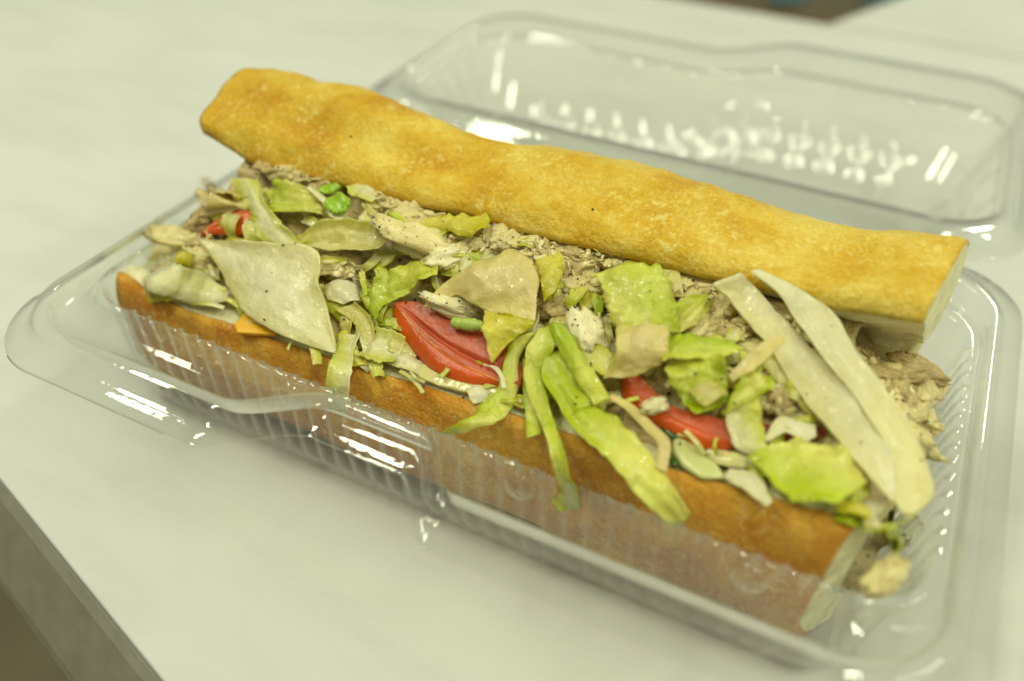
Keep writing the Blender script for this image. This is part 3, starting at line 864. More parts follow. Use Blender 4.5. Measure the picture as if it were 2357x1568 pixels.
def shred(pts, r, h, mat, label='thin torn chicken strand sticking out of the filling', group='strands of chicken', fn=V, name='chicken_shred', cat='chicken', n=26, sides=8, flat=1.0):
    c = crom(rail(fn, pts, h), n)
    vs, fs = [], []
    seedc[0] += 1; sd = seedc[0] * 2.9
    for i in range(n):
        t = c[min(n - 1, i + 1)] - c[max(0, i - 1)]; t /= np.linalg.norm(t) + 1e-9
        u = np.cross(t, (0.3, -0.5, 0.8)); u /= np.linalg.norm(u) + 1e-9; w = np.cross(t, u)
        rr = r * (0.55 + 0.45 * math.sin(math.pi * min(1, (i + 1.5) / (n + 2)))) * (1 + 0.35 * fbm(i * 0.35 + sd, 2, 2, 2))
        if i in (0, n - 1): rr *= 0.35
        for k in range(sides):
            a = 2 * math.pi * k / sides
            q = c[i] + u * math.cos(a) * rr + w * math.sin(a) * rr * flat
            vs.append(tuple(q))
    for i in range(n - 1):
        for k in range(sides):
            b = (k + 1) % sides
            fs.append((i * sides + k, i * sides + b, (i + 1) * sides + b, (i + 1) * sides + k))
    fs.append(tuple(range(sides))); fs.append(tuple((n - 1) * sides + k for k in range(sides - 1, -1, -1)))
    o = make(name, vs, fs, mat); rehome(o); tag(o, label, cat, group); return o

def auto_shreds(zs):
    for (lab, x0, y0, x1, y1, sp, n, mats) in zs:
        for _ in range(n):
            x = rnd.uniform(x0, x1); y = y0 + (y1 - y0) * ((x - x0) / (x1 - x0)) + rnd.uniform(-sp, sp)
            a = rnd.uniform(-0.6, 1.2) + rnd.choice([0, 3.14]); L = rnd.uniform(18, 46); b = rnd.uniform(-1.1, 1.1)
            p = [(x, y), (x + L * .5 * math.cos(a), y + L * .35 * math.sin(a)), (x + L * math.cos(a + b), y + L * .7 * math.sin(a + b))]
            shred(p, rnd.uniform(.035, .095), [rnd.uniform(.12, .3), rnd.uniform(.25, .5), rnd.uniform(.15, .45)], rnd.choice(mats), 'thin torn chicken strand ' + lab, flat=rnd.uniform(.45, .9))
auto_shreds([('behind the pinkish flap', 1130, 545, 1290, 580, 20, 30, [M_CHK, M_CHK_P, M_CHK_P]), ('under the crust edge behind the tall leaf', 1290, 590, 1540, 610, 16, 28, [M_CHK, M_CHK_P]),
             ('between the pinkish flap and tall leaf', 1290, 660, 1390, 700, 26, 20, [M_CHK, M_CHK_P]), ('left of the curly bright leaf', 740, 605, 830, 630, 14, 8, [M_CHK, M_CHK_P]),
             ('at the top of the forked leaf', 1570, 650, 1720, 760, 22, 24, [M_CHK, M_CHK_D]), ('at the cut end', 1990, 850, 2130, 960, 36, 40, [M_CHK, M_CHK_P, M_CHK_D]),
             ('at the blurred end', 330, 580, 470, 540, 22, 10, [M_CHK]), ('near the green pepper dice', 860, 458, 1000, 505, 12, 10, [M_CHK, M_CHK_D]),
             ('below the middle of the forked leaf', 1740, 880, 1830, 930, 18, 10, [M_CHK]), ('between the pale strips and upper crumb', 1800, 735, 1960, 815, 16, 14, [M_CHK, M_CHK_P]),
             ('on the large chicken lump', 960, 560, 1070, 600, 20, 8, [M_CHK, M_CHK_P])])

# ------------------------------------------------------------------ tomatoes
def mat_tomato(name, base, wet):
    N = NT(name); tc = N.n('ShaderNodeTexCoord'); a = N.noise(70, 5, 0.6, tc)
    r = N.ramp(a, 'Fac', [(0.3, tuple(c * 0.72 for c in base)), (0.55, base), (0.8, tuple(min(.9, c * 1.25 + .015) for c in base))])
    p = N.n('ShaderNodeBsdfPrincipled'); N.l(r, 'Color', p, 'Base Color'); p.inputs['Roughness'].default_value = wet
    p.inputs['Subsurface Weight'].default_value = 0.12; p.inputs['Subsurface Radius'].default_value = (0.006, 0.002, 0.001); p.inputs['Subsurface Scale'].default_value = 0.4
    p.inputs['Coat Weight'].default_value = 0.25; p.inputs['Coat Roughness'].default_value = 0.08
    h = N.noise(320, 5, 0.65, tc); b = N.bump(h, 'Fac', 0.6, 0.0009); N.l(b, 'Normal', p, 'Normal'); N.l(b, 'Normal', p, 'Coat Normal'); N.l(p, 0, N.out, 0); return N.m
M_SKIN = mat_tomato('tomato_skin', srgb(212, 84, 0), 0.2)
M_FLESH = mat_tomato('tomato_flesh', srgb(196, 84, 46), 0.32)
M_SEAM = mat_tomato('tomato_pale_seam', srgb(226, 130, 40), 0.25)
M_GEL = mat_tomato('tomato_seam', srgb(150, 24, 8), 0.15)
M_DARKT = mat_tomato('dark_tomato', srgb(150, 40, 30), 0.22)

def tomato(label, rails_px, fn, hs, group='tomato slices in the sandwich', flesh=None, skin=None, groove=True):
    """rails: bottom of the skin, top of the skin, inner edge of the flesh; a slice with a curved skin and a cut face"""
    n = 40
    R_ = [crom(rail(fn, r, h), n) for r, h in zip(rails_px, hs)]
    root_at = np.mean(R_[0], 0)
    e = empty('tomato_slice', root_at)
    tag(e, label, 'tomato', group)
    back = ray(*fn(*rails_px[0][0][:2]))
    def strip(name, a, b, bow, mat, out, nn=10, gro=False):
        vs, fs = [], []
        for i in range(n):
            w = b[i] - a[i]; t = a[min(n - 1, i + 1)] - a[max(0, i - 1)]
            nr = np.cross(t, w); nr /= np.linalg.norm(nr) + 1e-9
            if nr @ (CAM - a[i]) < 0: nr = -nr
            for k in range(nn):
                s = k / (nn - 1)
                q = a[i] + w * s + nr * (bow * 4 * s * (1 - s) * math.sin(math.pi * min(1, max(0, (i + .5) / n))))
                if gro:
                    q = q - nr * 0.13 * math.exp(-((s - 0.28) / 0.06) ** 2) * sm(0, .3, i / n) * sm(1, .75, i / n)
                    q = q + nr * 0.04 * fbm(q[0] * 2.2, q[1] * 2.2, q[2] * 2.2, 3)
                vs.append(tuple(q))
        fs = [(i * nn + k, i * nn + k + 1, (i + 1) * nn + k + 1, (i + 1) * nn + k) for i in range(n - 1) for k in range(nn - 1)]
        o = make(name, vs, fs, mat, e)
        md = o.modifiers.new('thickness', 'SOLIDIFY'); md.thickness = 0.22 * S; md.offset = out
        bm = bmesh.new(); bm.from_mesh(o.data); bmesh.ops.recalc_face_normals(bm, faces=bm.faces)
        # normals towards the viewer, thickness grows inwards
        if sum((Vector(CAM * S) - fc.calc_center_median()).dot(fc.normal) for fc in bm.faces) < 0:
            bmesh.ops.reverse_faces(bm, faces=bm.faces)
        bm.to_mesh(o.data); bm.free(); md.offset = -1
        return o
    strip('skin', R_[0], R_[1], 0.07, skin or M_SKIN, -1)
    strip('flesh', R_[1], R_[2], 0.015, flesh or M_FLESH, -1, 30, groove)
    if groove:
        for (fa, off) in ((0.0, 0.0),):
            c = R_[1] + (R_[2] - R_[1]) * fa; c = c[3:-3]
            vs, fs = [], []
            for i in range(len(c)):
                tdir = c[min(len(c) - 1, i + 1)] - c[max(0, i - 1)]; tdir /= np.linalg.norm(tdir)
                vw = CAM - c[i]; vw /= np.linalg.norm(vw); u = np.cross(tdir, vw); u /= np.linalg.norm(u)
                for k in range(6):
                    an = 2 * math.pi * k / 6
                    vs.append(tuple(c[i] + vw * (off + 0.014 * math.sin(an)) + u * 0.028 * math.cos(an)))
            for i in range(len(c) - 1):
                for k in range(6):
                    fs.append((i * 6 + k, i * 6 + (k + 1) % 6, (i + 1) * 6 + (k + 1) % 6, (i + 1) * 6 + k))
            make('seam', vs, fs, M_SEAM, e)
    return e

tomato('thick tomato slice with wet flesh resting on the front lip of the roll',
       [[(458, 745), (480, 850), (560, 970), (680, 1105), (800, 1175), (950, 1222), (1130, 1235), (1260, 1235)],
        [(472, 705), (530, 775), (620, 880), (760, 1000), (900, 1090), (1030, 1150), (1160, 1205), (1270, 1215)],
        [(530, 688), (625, 700), (750, 765), (900, 850), (1040, 890), (1180, 970), (1250, 1060), (1290, 1130)]], Z2, [0.30, 0.55, 0.45])
tomato('tomato slice half covered by ruffled green lettuce and a tiny crumb',
       [[(305, 765), (330, 860), (440, 955), (580, 1035), (700, 1092), (790, 1115), (885, 1105)],
        [(320, 745), (400, 830), (500, 905), (620, 965), (740, 1020), (830, 1050), (890, 1060)],
        [(400, 725), (470, 800), (560, 880), (650, 912), (760, 935), (840, 960), (895, 1000)]], Z3, [0.28, 0.48, 0.42], groove=False)
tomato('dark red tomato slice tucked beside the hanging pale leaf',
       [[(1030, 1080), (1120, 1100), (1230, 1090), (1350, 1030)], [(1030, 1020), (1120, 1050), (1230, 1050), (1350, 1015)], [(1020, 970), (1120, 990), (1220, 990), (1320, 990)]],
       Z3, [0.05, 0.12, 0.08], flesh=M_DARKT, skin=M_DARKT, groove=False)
tomato('small red tomato wedge peeking out at the blurred end of the roll',
       [[(745, 535), (860, 525), (1000, 530), (1140, 505)], [(770, 505), (880, 465), (1000, 450), (1135, 455)], [(880, 415), (960, 385), (1040, 370), (1110, 380)]],
       Z1, [0.35, 0.45, 0.45], flesh=M_SKIN, groove=False)
tomato('sliver of red tomato under the big pale triangular leaf',
       [[(1310, 640), (1400, 645)], [(1320, 625), (1400, 628)], [(1330, 608), (1390, 612)]], Z1, [0.25, 0.3, 0.3], groove=False)

# ------------------------------------------------------------------ lettuce and the other loose pieces
G_ = 'lettuce shreds spilling from the sandwich'
# left third
leaf('lettuce_leaf', 'big pale triangular lettuce piece leaning over the front lip', 'white', Z1,
     [(748, 548), (850, 690), (960, 910), (1100, 1065), (1300, 1175), (1450, 1225), (1610, 1275)],
     [(752, 552), (1100, 585), (1515, 648), (1532, 850), (1570, 1000), (1605, 1150), (1618, 1275)], [0.55, 0.75, 0.5], 0.10, 0.05, jag=0.02, thick=0.07, ns=30, crk=0.055)
leaf('lettuce_leaf', 'pale rumpled lettuce lying along the far blurred end of the lip', 'pale', Z1,
     [(268, 800), (330, 860), (420, 885), (600, 925), (760, 970), (930, 945)],
     [(285, 720), (370, 665), (480, 690), (600, 712), (750, 762), (945, 885)], 0.40, 0.22, 0.10)
leaf('onion_piece', 'tan wilted onion flake at the blurred end beside the red wedge', 'pink', Z1,
     [(800, 165), (815, 260), (800, 350), (790, 420)], [(850, 180), (930, 270), (1030, 340), (1090, 352)], 0.35, 0.1, 0.05, cat='onion', group=None)
leaf('lettuce_leaf', 'long lettuce shred running down beside the red tomato wedge', 'pale', Z1,
     [(965, 180), (1040, 330), (1110, 450), (1150, 560), (1250, 612)], [(1130, 185), (1190, 330), (1270, 425), (1350, 520), (1425, 602)], 0.55, 0.12, 0.06)
leaf('lettuce_leaf', 'light green lettuce square below the lip of the upper crust', 'lime', Z1,
     [(1250, 185), (1215, 290), (1190, 390)], [(1440, 240), (1510, 330), (1550, 405)], 0.5, 0.12, 0.06)
leaf('lettuce_shred', 'thin white lettuce rib curving past the green pepper dice', 'white', Z1,
     [(1430, 232), (1530, 320), (1590, 415), (1710, 450)], [(1460, 222), (1570, 305), (1640, 395), (1730, 425)], 0.65, 0.08, 0.02, ns=8)
leaf('lettuce_leaf', 'small pale leaf behind the green pepper dice', 'pale', Z1,
     [(1690, 240), (1720, 290), (1850, 325)], [(1780, 198), (1850, 235), (1870, 290)], 0.45, 0.1, 0.05)
leaf('lettuce_leaf', 'dull wide lettuce strip lying crosswise over the chicken', 'dull', Z1,
     [(1385, 560), (1500, 480), (1700, 450), (1850, 458), (2010, 455), (2130, 470)],
     [(1400, 605), (1560, 628), (1800, 648), (1920, 632), (2010, 560), (2140, 475)], 0.55, 0.12, 0.05)
leaf('lettuce_leaf', 'small pale leaf scrap under the dull crosswise strip', 'pale', Z2,
     [(295, 445), (360, 405), (490, 390)], [(330, 470), (420, 480), (460, 440)], 0.35, 0.1, 0.05)
leaf('lettuce_leaf', 'yellow-green leaf with curled end below the upper crust', 'yellow', Z2,
     [(635, 190), (780, 150), (900, 152), (980, 142), (1045, 126)], [(670, 235), (800, 258), (910, 295), (1010, 272), (1080, 180)], [0.45, 0.6, 0.8], 0.14, 0.09)
leaf('lettuce_leaf', 'curly bright green leaf between the white onion and pinkish piece', 'green', Z2,
     [(290, 690), (310, 600), (420, 515), (560, 432), (690, 388), (748, 400)], [(385, 825), (425, 720), (520, 655), (630, 605), (720, 575), (752, 545)], [0.45, 0.65, 0.6], 0.10, 0.14, fold=-0.12)
leaf('lettuce_leaf', 'pointed lime leaf tip hanging below the curly bright leaf', 'lime', Z2,
     [(270, 680), (300, 750), (385, 825)], [(300, 600), (370, 660), (440, 710)], 0.5, 0.06, 0.08)
leaf('lettuce_shred', 'upright thin spike at the edge of the curly bright leaf', 'lime', Z2,
     [(248, 508), (262, 580), (280, 660)], [(286, 505), (296, 580), (300, 650)], 0.62, 0.05, 0.02, ns=8)
leaf('onion_piece', 'glossy white onion curl next to the big triangular leaf', 'white', Z2,
     [(45, 600), (60, 680), (150, 722)], [(130, 555), (215, 580), (258, 690)], 0.40, 0.32, 0.02, cat='onion', group=None)
leaf('onion_piece', 'translucent onion arc hanging below the white onion curl', 'dull', Z2,
     [(110, 760), (180, 800), (260, 890), (290, 980)], [(240, 715), (330, 800), (362, 900), (350, 980)], 0.30, 0.16, 0.04, cat='onion', group=None)
leaf('onion_piece', 'flat pale onion piece on the lip left of the thick tomato', 'pale', Z2,
     [(240, 1060), (330, 1095), (480, 1110)], [(390, 910), (480, 905), (560, 960)], 0.22, 0.14, 0.06, cat='onion', group=None)
leaf('lettuce_shred', 'pale lettuce strip draped down the crust left of the tomato', 'pale', Z2,
     [(115, 890), (95, 1010), (62, 1130), (42, 1270), (35, 1370)], [(262, 905), (240, 985), (215, 1060), (208, 1200), (190, 1360)], [0.4, 0.35, 0.30, 0.22], 0.08, 0.05)
leaf('lettuce_leaf', 'pinkish translucent lettuce flap arching above the thick tomato', 'pink', Z2,
     [(655, 735), (740, 620), (900, 500), (1080, 412), (1230, 388), (1330, 425), (1392, 560)],
     [(740, 745), (800, 680), (880, 650), (970, 700), (1080, 765), (1220, 800), (1372, 832)], [0.65, 0.95, 0.75], 0.32, 0.05, ns=24, hB=[0.6, 0.55, 0.7])
leaf('lettuce_leaf', 'pale yellow leaf folded behind the pinkish flap', 'yellow', Z2,
     [(1365, 445), (1395, 560), (1415, 690)], [(1520, 392), (1548, 490), (1480, 640)], 0.75, 0.16, 0.08)
leaf('lettuce_leaf', 'yellow leaf scrap hanging in front of the tomato flesh', 'yellow', Z2,
     [(1038, 715), (1048, 850), (1062, 970), (1085, 1082)], [(1095, 790), (1225, 800), (1365, 845), (1220, 945), (1120, 1050), (1090, 1080)], [0.8, 0.9, 0.8], 0.12, 0.08)
M_STEM = mat_plain('green_stem', srgb(176, 196, 92), 0.35, 0.2, 0.2, 300, 0.1)
shred([(832, 822), (900, 835), (980, 842), (1045, 848)], 0.16, [0.7, 0.75, 0.8], M_STEM, 'short green lettuce stem lying across the tomato flesh', None, Z2, 'lettuce_shred', 'lettuce')
# the bundle that hangs over the front
leaf('lettuce_shred', 'green shred drooping left across the crust to a point', 'lime', Z2,
     [(1205, 930), (1165, 1080), (1135, 1240), (1020, 1360), (880, 1455), (712, 1552)],
     [(1370, 890), (1260, 1040), (1245, 1250), (1200, 1385), (1030, 1482), (722, 1556)], [0.75, 0.65, 0.5, 0.3, 0.22, 0.2], 0.12, 0.06)
leaf('lettuce_shred', 'white lettuce fibre curling in front of the tomato skin', 'white', Z2,
     [(1032, 1088), (1100, 1120), (1140, 1180), (1150, 1245)], [(1045, 1105), (1120, 1105), (1168, 1175), (1178, 1240)], 0.7, 0.05, 0.02, ns=8)
leaf('lettuce_shred', 'short dark green shred behind the long thin hanging one', 'green', Z2,
     [(1285, 1060), (1288, 1300), (1300, 1430), (1306, 1565)], [(1400, 1100), (1365, 1300), (1372, 1430), (1400, 1540)], [0.6, 0.45, 0.3, 0.2], 0.08, 0.04)
leaf('lettuce_shred', 'long thin green shred hanging straight down the crust', 'lime', Z2,
     [(1390, 870), (1310, 1040), (1300, 1200), (Z5, 975, 60), (Z5, 1040, 230), (Z5, 1090, 380), (Z5, 1150, 520), (Z5, 1215, 600)],
     [(1450, 850), (1490, 990), (1400, 1120), (Z5, 1062, 60), (Z5, 1112, 220), (Z5, 1172, 370), (Z5, 1222, 490), (Z5, 1238, 590)], [0.85, 0.75, 0.6, 0.45, 0.35, 0.3], 0.12, 0.04)
leaf('lettuce_leaf', 'small curled foot at the tip of the thin hanging shred', 'green', Z5,
     [(1078, 548), (1130, 585), (1205, 605)], [(1125, 503), (1180, 530), (1236, 588)], 0.32, 0.1, 0.04, ns=8)
leaf('lettuce_shred', 'broad two-toned lettuce strip hanging furthest down the crust', 'lime', Z2,
     [(1440, 1030), (1400, 1160), (1500, 1330), (1570, 1470), (Z3, 180, 1150), (Z3, 380, 1330), (Z3, 520, 1440), (Z3, 600, 1505)],
     [(1520, 1010), (1620, 1180), (1730, 1350), (Z3, 130, 880), (Z3, 300, 1000), (Z3, 470, 1160), (Z3, 580, 1290), (Z3, 672, 1430)], [0.8, 0.75, 0.6, 0.5, 0.4, 0.3], 0.14, 0.07, ns=18, nt=56)
leaf('lettuce_shred', 'folded green strip lying beside the broad hanging one', 'green', Z2,
     [(1445, 840), (1480, 930), (1560, 1085), (1650, 1230), (1735, 1352)], [(1525, 828), (1600, 930), (1685, 1070), (1765, 1180), (1832, 1302)], [1.0, 1.05, 0.95, 0.85], 0.16, 0.05, fold=-0.08)
leaf('lettuce_leaf', 'small yellow lettuce bud above the pale chicken lump', 'yellow', Z2,
     [(1610, 600), (1640, 690), (1660, 760)], [(1680, 580), (1715, 690), (1705, 740)], 0.45, 0.2, 0.04)
leaf('lettuce_leaf', 'tiny bright green curl under the edge of the upper crust', 'green', Z2,
     [(1685, 235), (1700, 290), (1690, 340), (1755, 385)], [(1765, 240), (1770, 280), (1740, 320), (1775, 370)], 0.5, 0.12, 0.08)
# right third
leaf('lettuce_leaf', 'pale lettuce square behind the tall green leaf', 'dull', Z3,
     [(285, 195), (420, 250), (540, 310), (632, 332)], [(330, 152), (440, 135), (590, 128), (612, 210)], 0.45, 0.12, 0.06)
leaf('lettuce_leaf', 'tall bright green lettuce leaf standing in the filling', 'lime', Z3,
     [(150, 225), (205, 270), (225, 360), (265, 460), (310, 560)], [(455, 190), (545, 245), (590, 340), (590, 440), (610, 520)], [0.75, 0.8, 0.7], 0.22, 0.10, ns=22)
leaf('lettuce_leaf', 'translucent green leaf edge right of the tall bright leaf', 'mixed', Z3,
     [(545, 420), (570, 480), (610, 525)], [(650, 345), (755, 335), (700, 475)], 0.65, 0.12, 0.07)
leaf('lettuce_leaf', 'pale curled flap rolled up over the tall bright leaf', 'pink', Z3,
     [(310, 505), (300, 590), (285, 660), (225, 735)], [(558, 492), (552, 570), (530, 660), (380, 725)], [0.95, 1.1, 1.0, 0.8], 0.22, 0.04)
leaf('lettuce_leaf', 'green underside sweeping left below the pale curled flap', 'mixed', Z3,
     [(50, 530), (110, 640), (190, 725), (270, 742)], [(130, 520), (230, 590), (300, 660), (330, 735)], [0.7, 0.75, 0.8], -0.12, 0.05)
leaf('lettuce_leaf', 'bright ruffled leaf ridge pointing toward the long pale strips', 'green', Z3,
     [(535, 520), (660, 525), (800, 545), (935, 592)], [(545, 690), (680, 665), (800, 650), (935, 602)], [0.8, 0.95, 0.7], 0.20, 0.14)
leaf('lettuce_leaf', 'ruffled green leaf cascading over the second tomato slice', 'green', Z3,
     [(545, 670), (560, 760), (610, 850), (690, 925)], [(790, 640), (850, 720), (860, 820), (820, 890)], [0.75, 0.7, 0.5], 0.16, 0.17, ns=22)
leaf('lettuce_leaf', 'limp tan leaf scrap on the ruffled green cascade', 'dull', Z3,
     [(655, 815), (700, 870), (740, 895)], [(760, 750), (830, 790), (845, 830)], 0.85, 0.1, 0.05)
leaf('lettuce_leaf', 'frilly lime leaf tip beside the ruffled green cascade', 'lime', Z3,
     [(965, 700), (910, 770), (860, 860), (825, 935)], [(1000, 722), (1095, 782), (985, 850), (850, 905)], [0.8, 0.85, 0.6], 0.14, 0.12)
leaf('lettuce_shred', 'pale shred hanging in front of the dark tomato slice', 'pale', Z3,
     [(838, 905), (850, 1000), (890, 1098), (950, 1125)], [(1010, 850), (1028, 960), (1055, 1090), (1072, 1142)], [0.55, 0.5, 0.35], 0.12, 0.05)
leaf('lettuce_shred', 'torn white lettuce bit reaching right of the hanging pale shred', 'white', Z3,
     [(1035, 1055), (1110, 945), (1180, 960), (1295, 985)], [(1055, 1072), (1150, 1025), (1230, 1075), (1302, 1045)], 0.45, 0.1, 0.10)
leaf('lettuce_shred', 'long narrow wilted strip crossing between the two tomatoes', 'pink', Z3,
     [(238, 850), (330, 905), (430, 1010), (500, 1090), (488, 1205)], [(270, 828), (370, 880), (470, 975), (560, 1075), (540, 1225)], [0.6, 0.65, 0.6, 0.45], 0.08, 0.03, ns=10)
PLANE[0] = (5.80, 0.30, 0.0)
leaf('lettuce_leaf', 'large pale forked leaf stretching from upper crust to the cut end', 'white', Z3,
     [(752, 262), (835, 335), (960, 500), (1080, 640), (1190, 800), (1330, 970), (1480, 1165), (1600, 1295), (1700, 1385)],
     [(900, 205), (990, 290), (1120, 430), (1250, 560), (1400, 725), (1492, 855), (1580, 1010), (1672, 1150), (1702, 1375)], [1.5, 0.6, 0.3, 0.2, 0.2], 0.12, 0.03, ns=26, nt=70, thick=0.06, jag=0.03, curl=(.3, .1), crk=0.09, grad='1-s')
leaf('lettuce_leaf', 'long pale rib ending in a rounded tip at the cut end', 'white', Z3,
     [(968, 200), (1130, 335), (1250, 530), (1400, 732), (1495, 858), (1590, 1010), (1676, 1150), (1688, 1320), (1745, 1442)],
     [(1012, 190), (1200, 290), (1370, 430), (1500, 640), (1640, 800), (1790, 1010), (1880, 1240), (1888, 1360), (1800, 1445)], [1.6, 0.75, 0.35, 0.25, 0.22], 0.16, 0.02, ns=26, nt=70, thick=0.08, jag=0.02, curl=(0.05, .3), crk=0.075, grad='t')
PLANE[0] = None
leaf('lettuce_shred', 'narrow shred lying crosswise on the large forked leaf', 'pink', Z3,
     [(1098, 515), (960, 622), (855, 735)], [(1148, 560), (1005, 690), (885, 765)], [1.1, 1.05, 0.9], 0.06, 0.02, ns=8)
leaf('lettuce_leaf', 'wilted leaf edge showing below the large forked leaf', 'dull', Z3,
     [(1010, 640), (1080, 740), (1170, 830), (1250, 920)], [(1090, 650), (1180, 780), (1260, 890), (1330, 975)], 0.42, 0.1, 0.06)
leaf('lettuce_leaf', 'broad yellow-green leaf inside the lip near the cut end', 'lime', Z3,
     [(955, 1170), (1060, 1285), (1190, 1385), (1390, 1445)], [(1085, 1095), (1270, 1082), (1420, 1160), (1562, 1282)], [0.35, 0.45, 0.4], 0.20, 0.07, ns=22)
leaf('lettuce_leaf', 'white leaf scrap folded over the front lip', 'white', Z3,
     [(835, 1255), (950, 1335), (1045, 1405)], [(862, 1210), (1010, 1262), (1082, 1382)], 0.28, 0.1, 0.05)
leaf('lettuce_leaf', 'yellow crumpled leaf at the corner of the lip', 'yellow', Z3,
     [(1385, 1445), (1440, 1460), (1560, 1480)], [(1480, 1345), (1560, 1390), (1600, 1420)], 0.30, 0.16, 0.10)
leaf('lettuce_leaf', 'pale green leaf hanging out of the cut end', 'mixed', Z6,
     [(1490, 520), (1500, 620), (1560, 700)], [(1690, 440), (1720, 560), (1630, 680)], 0.35, 0.12, 0.06)

# cheese, pepper dice, pickle, sauce
def prism(name, label, cat, fn, outline, h, depth, mat, group=None, bev=0.05):
    top = rail(fn, outline, h); n = len(top)
    d = np.mean([ray(*fn(*o[:2])) for o in outline], 0) * 0.6 + np.array([0, 0.2, -0.5]); d /= np.linalg.norm(d)
    vs = [tuple(p) for p in top] + [tuple(p + d * depth) for p in top]
    fs = [tuple(range(n)), tuple(range(2 * n - 1, n - 1, -1))] + [(i, n + i, n + (i + 1) % n, (i + 1) % n) for i in range(n)]
    o = make(name, vs, fs, mat)
    bm = bmesh.new(); bm.from_mesh(o.data); bmesh.ops.recalc_face_normals(bm, faces=bm.faces); bm.to_mesh(o.data); bm.free()
    b = o.modifiers.new('bevel', 'BEVEL'); b.width = bev * S; b.segments = 3
    rehome(o); tag(o, label, cat, group); return o
M_CHEESE = mat_plain('yellow_cheese', srgb(236, 178, 26), 0.4, 0.2, 0.15, 150, 0.05)
M_PEPPER = mat_plain('green_pepper', srgb(150, 186, 34), 0.25, 0.2, 0.15, 120, 0.12)
M_PICKLE = mat_plain('pickle_flesh', srgb(206, 208, 138), 0.22, 0.3, 0.2, 200, 0.1)
M_RIND = mat_plain('dark_green_rind', srgb(60, 96, 24), 0.25, 0.1, 0.2, 200, 0.2)
M_SAUCE = mat_plain('creamy_sauce', srgb(214, 204, 138), 0.16, 0.3, 0.25, 90, 0.06)
prism('cheese_slice', 'corner of a yellow cheese slice under the triangular leaf', 'cheese', Z1, [(972, 1092), (1040, 1012), (1120, 1040), (1240, 1120), (1235, 1155), (990, 1142)], 0.42, 0.28, M_CHEESE)
leaf('pepper_slice', 'bright green pepper slice below the upper crust', 'green', Z1, [(1552, 350), (1590, 300), (1650, 268)], [(1610, 400), (1690, 395), (1722, 325)], 0.65, 0.2, 0.03, mat=M_PEPPER, cat='green pepper', group=None, thick=0.12, crk=0.03)
leaf('pepper_slice', 'darker green pepper slip tucked right under the crust edge', 'green', Z1, [(1492, 250), (1550, 215), (1620, 203)], [(1540, 275), (1600, 262), (1655, 232)], 0.45, 0.12, 0.03, mat=M_PEPPER, cat='green pepper', group=None, thick=0.1, crk=0.03)
pk = prism('pickle_slice', 'pale pickle slice with dark green rind on the front lip', 'pickle', Z3, [(575, 1040), (640, 1035), (735, 1125), (800, 1175), (850, 1255), (720, 1255), (620, 1190), (565, 1120)], 0.30, 0.3, M_PICKLE, None, 0.1)
for pts in ([(512, 1000), (560, 968), (600, 1000), (600, 1060), (560, 1050)], [(545, 1150), (600, 1140), (610, 1185), (560, 1190)]):
    rr = prism('rind', 'x', 'x', Z3, pts, 0.32, 0.25, M_RIND, None, 0.07)
    for k in ('label', 'category'): del rr[k]
    bpy.context.view_layer.update()
    rr.parent = pk; rr.matrix_parent_inverse = pk.matrix_world.inverted()
leaf('creamy_sauce', 'glossy pool of creamy sauce on the lip below the thick tomato', 'pale', Z2,
     [(500, 1120), (640, 1190), (800, 1240), (960, 1285), (1120, 1320), (1240, 1340)], [(560, 1080), (700, 1120), (850, 1170), (1000, 1215), (1150, 1240), (1250, 1250)], 0.16, 0.22, 0.05, cat='sauce', group=None, mat=M_SAUCE, thick=0.12)
leaf('creamy_sauce', 'streak of creamy sauce below the pale hanging shred', 'pale', Z3,
     [(740, 1130), (820, 1185), (940, 1205)], [(770, 1105), (860, 1130), (960, 1160)], 0.2, 0.16, 0.03, cat='sauce', group=None, mat=M_SAUCE, thick=0.12)

# small scraps mixed into the chicken, seen in the gaps between the bigger pieces
gaps = [('beside the curly bright leaf', [(820, 560), (860, 600), (700, 560), (850, 680), (880, 740), (840, 770), (800, 740)]),
        ('behind the pinkish flap', [(1090, 590), (1130, 600), (1260, 620), (1290, 570), (1210, 560)]),
        ('around the pale chicken lump', [(1290, 740), (1400, 740), (1420, 700), (1300, 780), (1270, 700), (1400, 800), (1440, 800)]),
        ('beside the upper end of the forked leaf', [(1600, 720), (1680, 700), (1700, 820), (1640, 800), (1590, 760)]),
        ('under the middle of the forked leaf', [(1740, 850), (1830, 900), (1780, 930), (1850, 960), (1720, 900)]),
        ('along the inside of the front lip', [(850, 830), (920, 800), (1720, 1060), (1880, 1100), (1960, 1190), (1960, 1130), (1400, 920), (1250, 900), (1100, 905)]),
        ('near the green pepper dice', [(640, 400), (720, 470), (760, 500), (850, 470), (600, 470), (560, 450)]),
        ('at the cut end under the rounded tip', [(2010, 1195), (2025, 1215), (1995, 1200)])]
for lab, pts in gaps:
    for (x, y) in pts:
        a = rnd.uniform(0, 6.28); L = rnd.uniform(26, 52); W = rnd.uniform(9, 20)
        ca, sa = math.cos(a), math.sin(a)
        A_ = [(x - L * ca - W * sa, y - .7 * L * sa + .8 * W * ca), (x - W * sa * 1.2, y + W * ca), (x + L * ca - W * sa, y + .7 * L * sa + .8 * W * ca)]
        B_ = [(x - L * ca + W * sa, y - .7 * L * sa - .8 * W * ca), (x + W * sa * 1.2, y - W * ca), (x + L * ca + W * sa, y + .7 * L * sa - .8 * W * ca)]
        leaf('lettuce_scrap', 'small lettuce scrap mixed into the filling ' + lab, rnd.choice(['pale', 'dull', 'mixed', 'lime', 'white', 'pale']), V, A_, B_, [rnd.uniform(.08, .2), rnd.uniform(.15, .32), rnd.uniform(.08, .2)], 0.12, 0.10, group='small lettuce scraps in the filling')

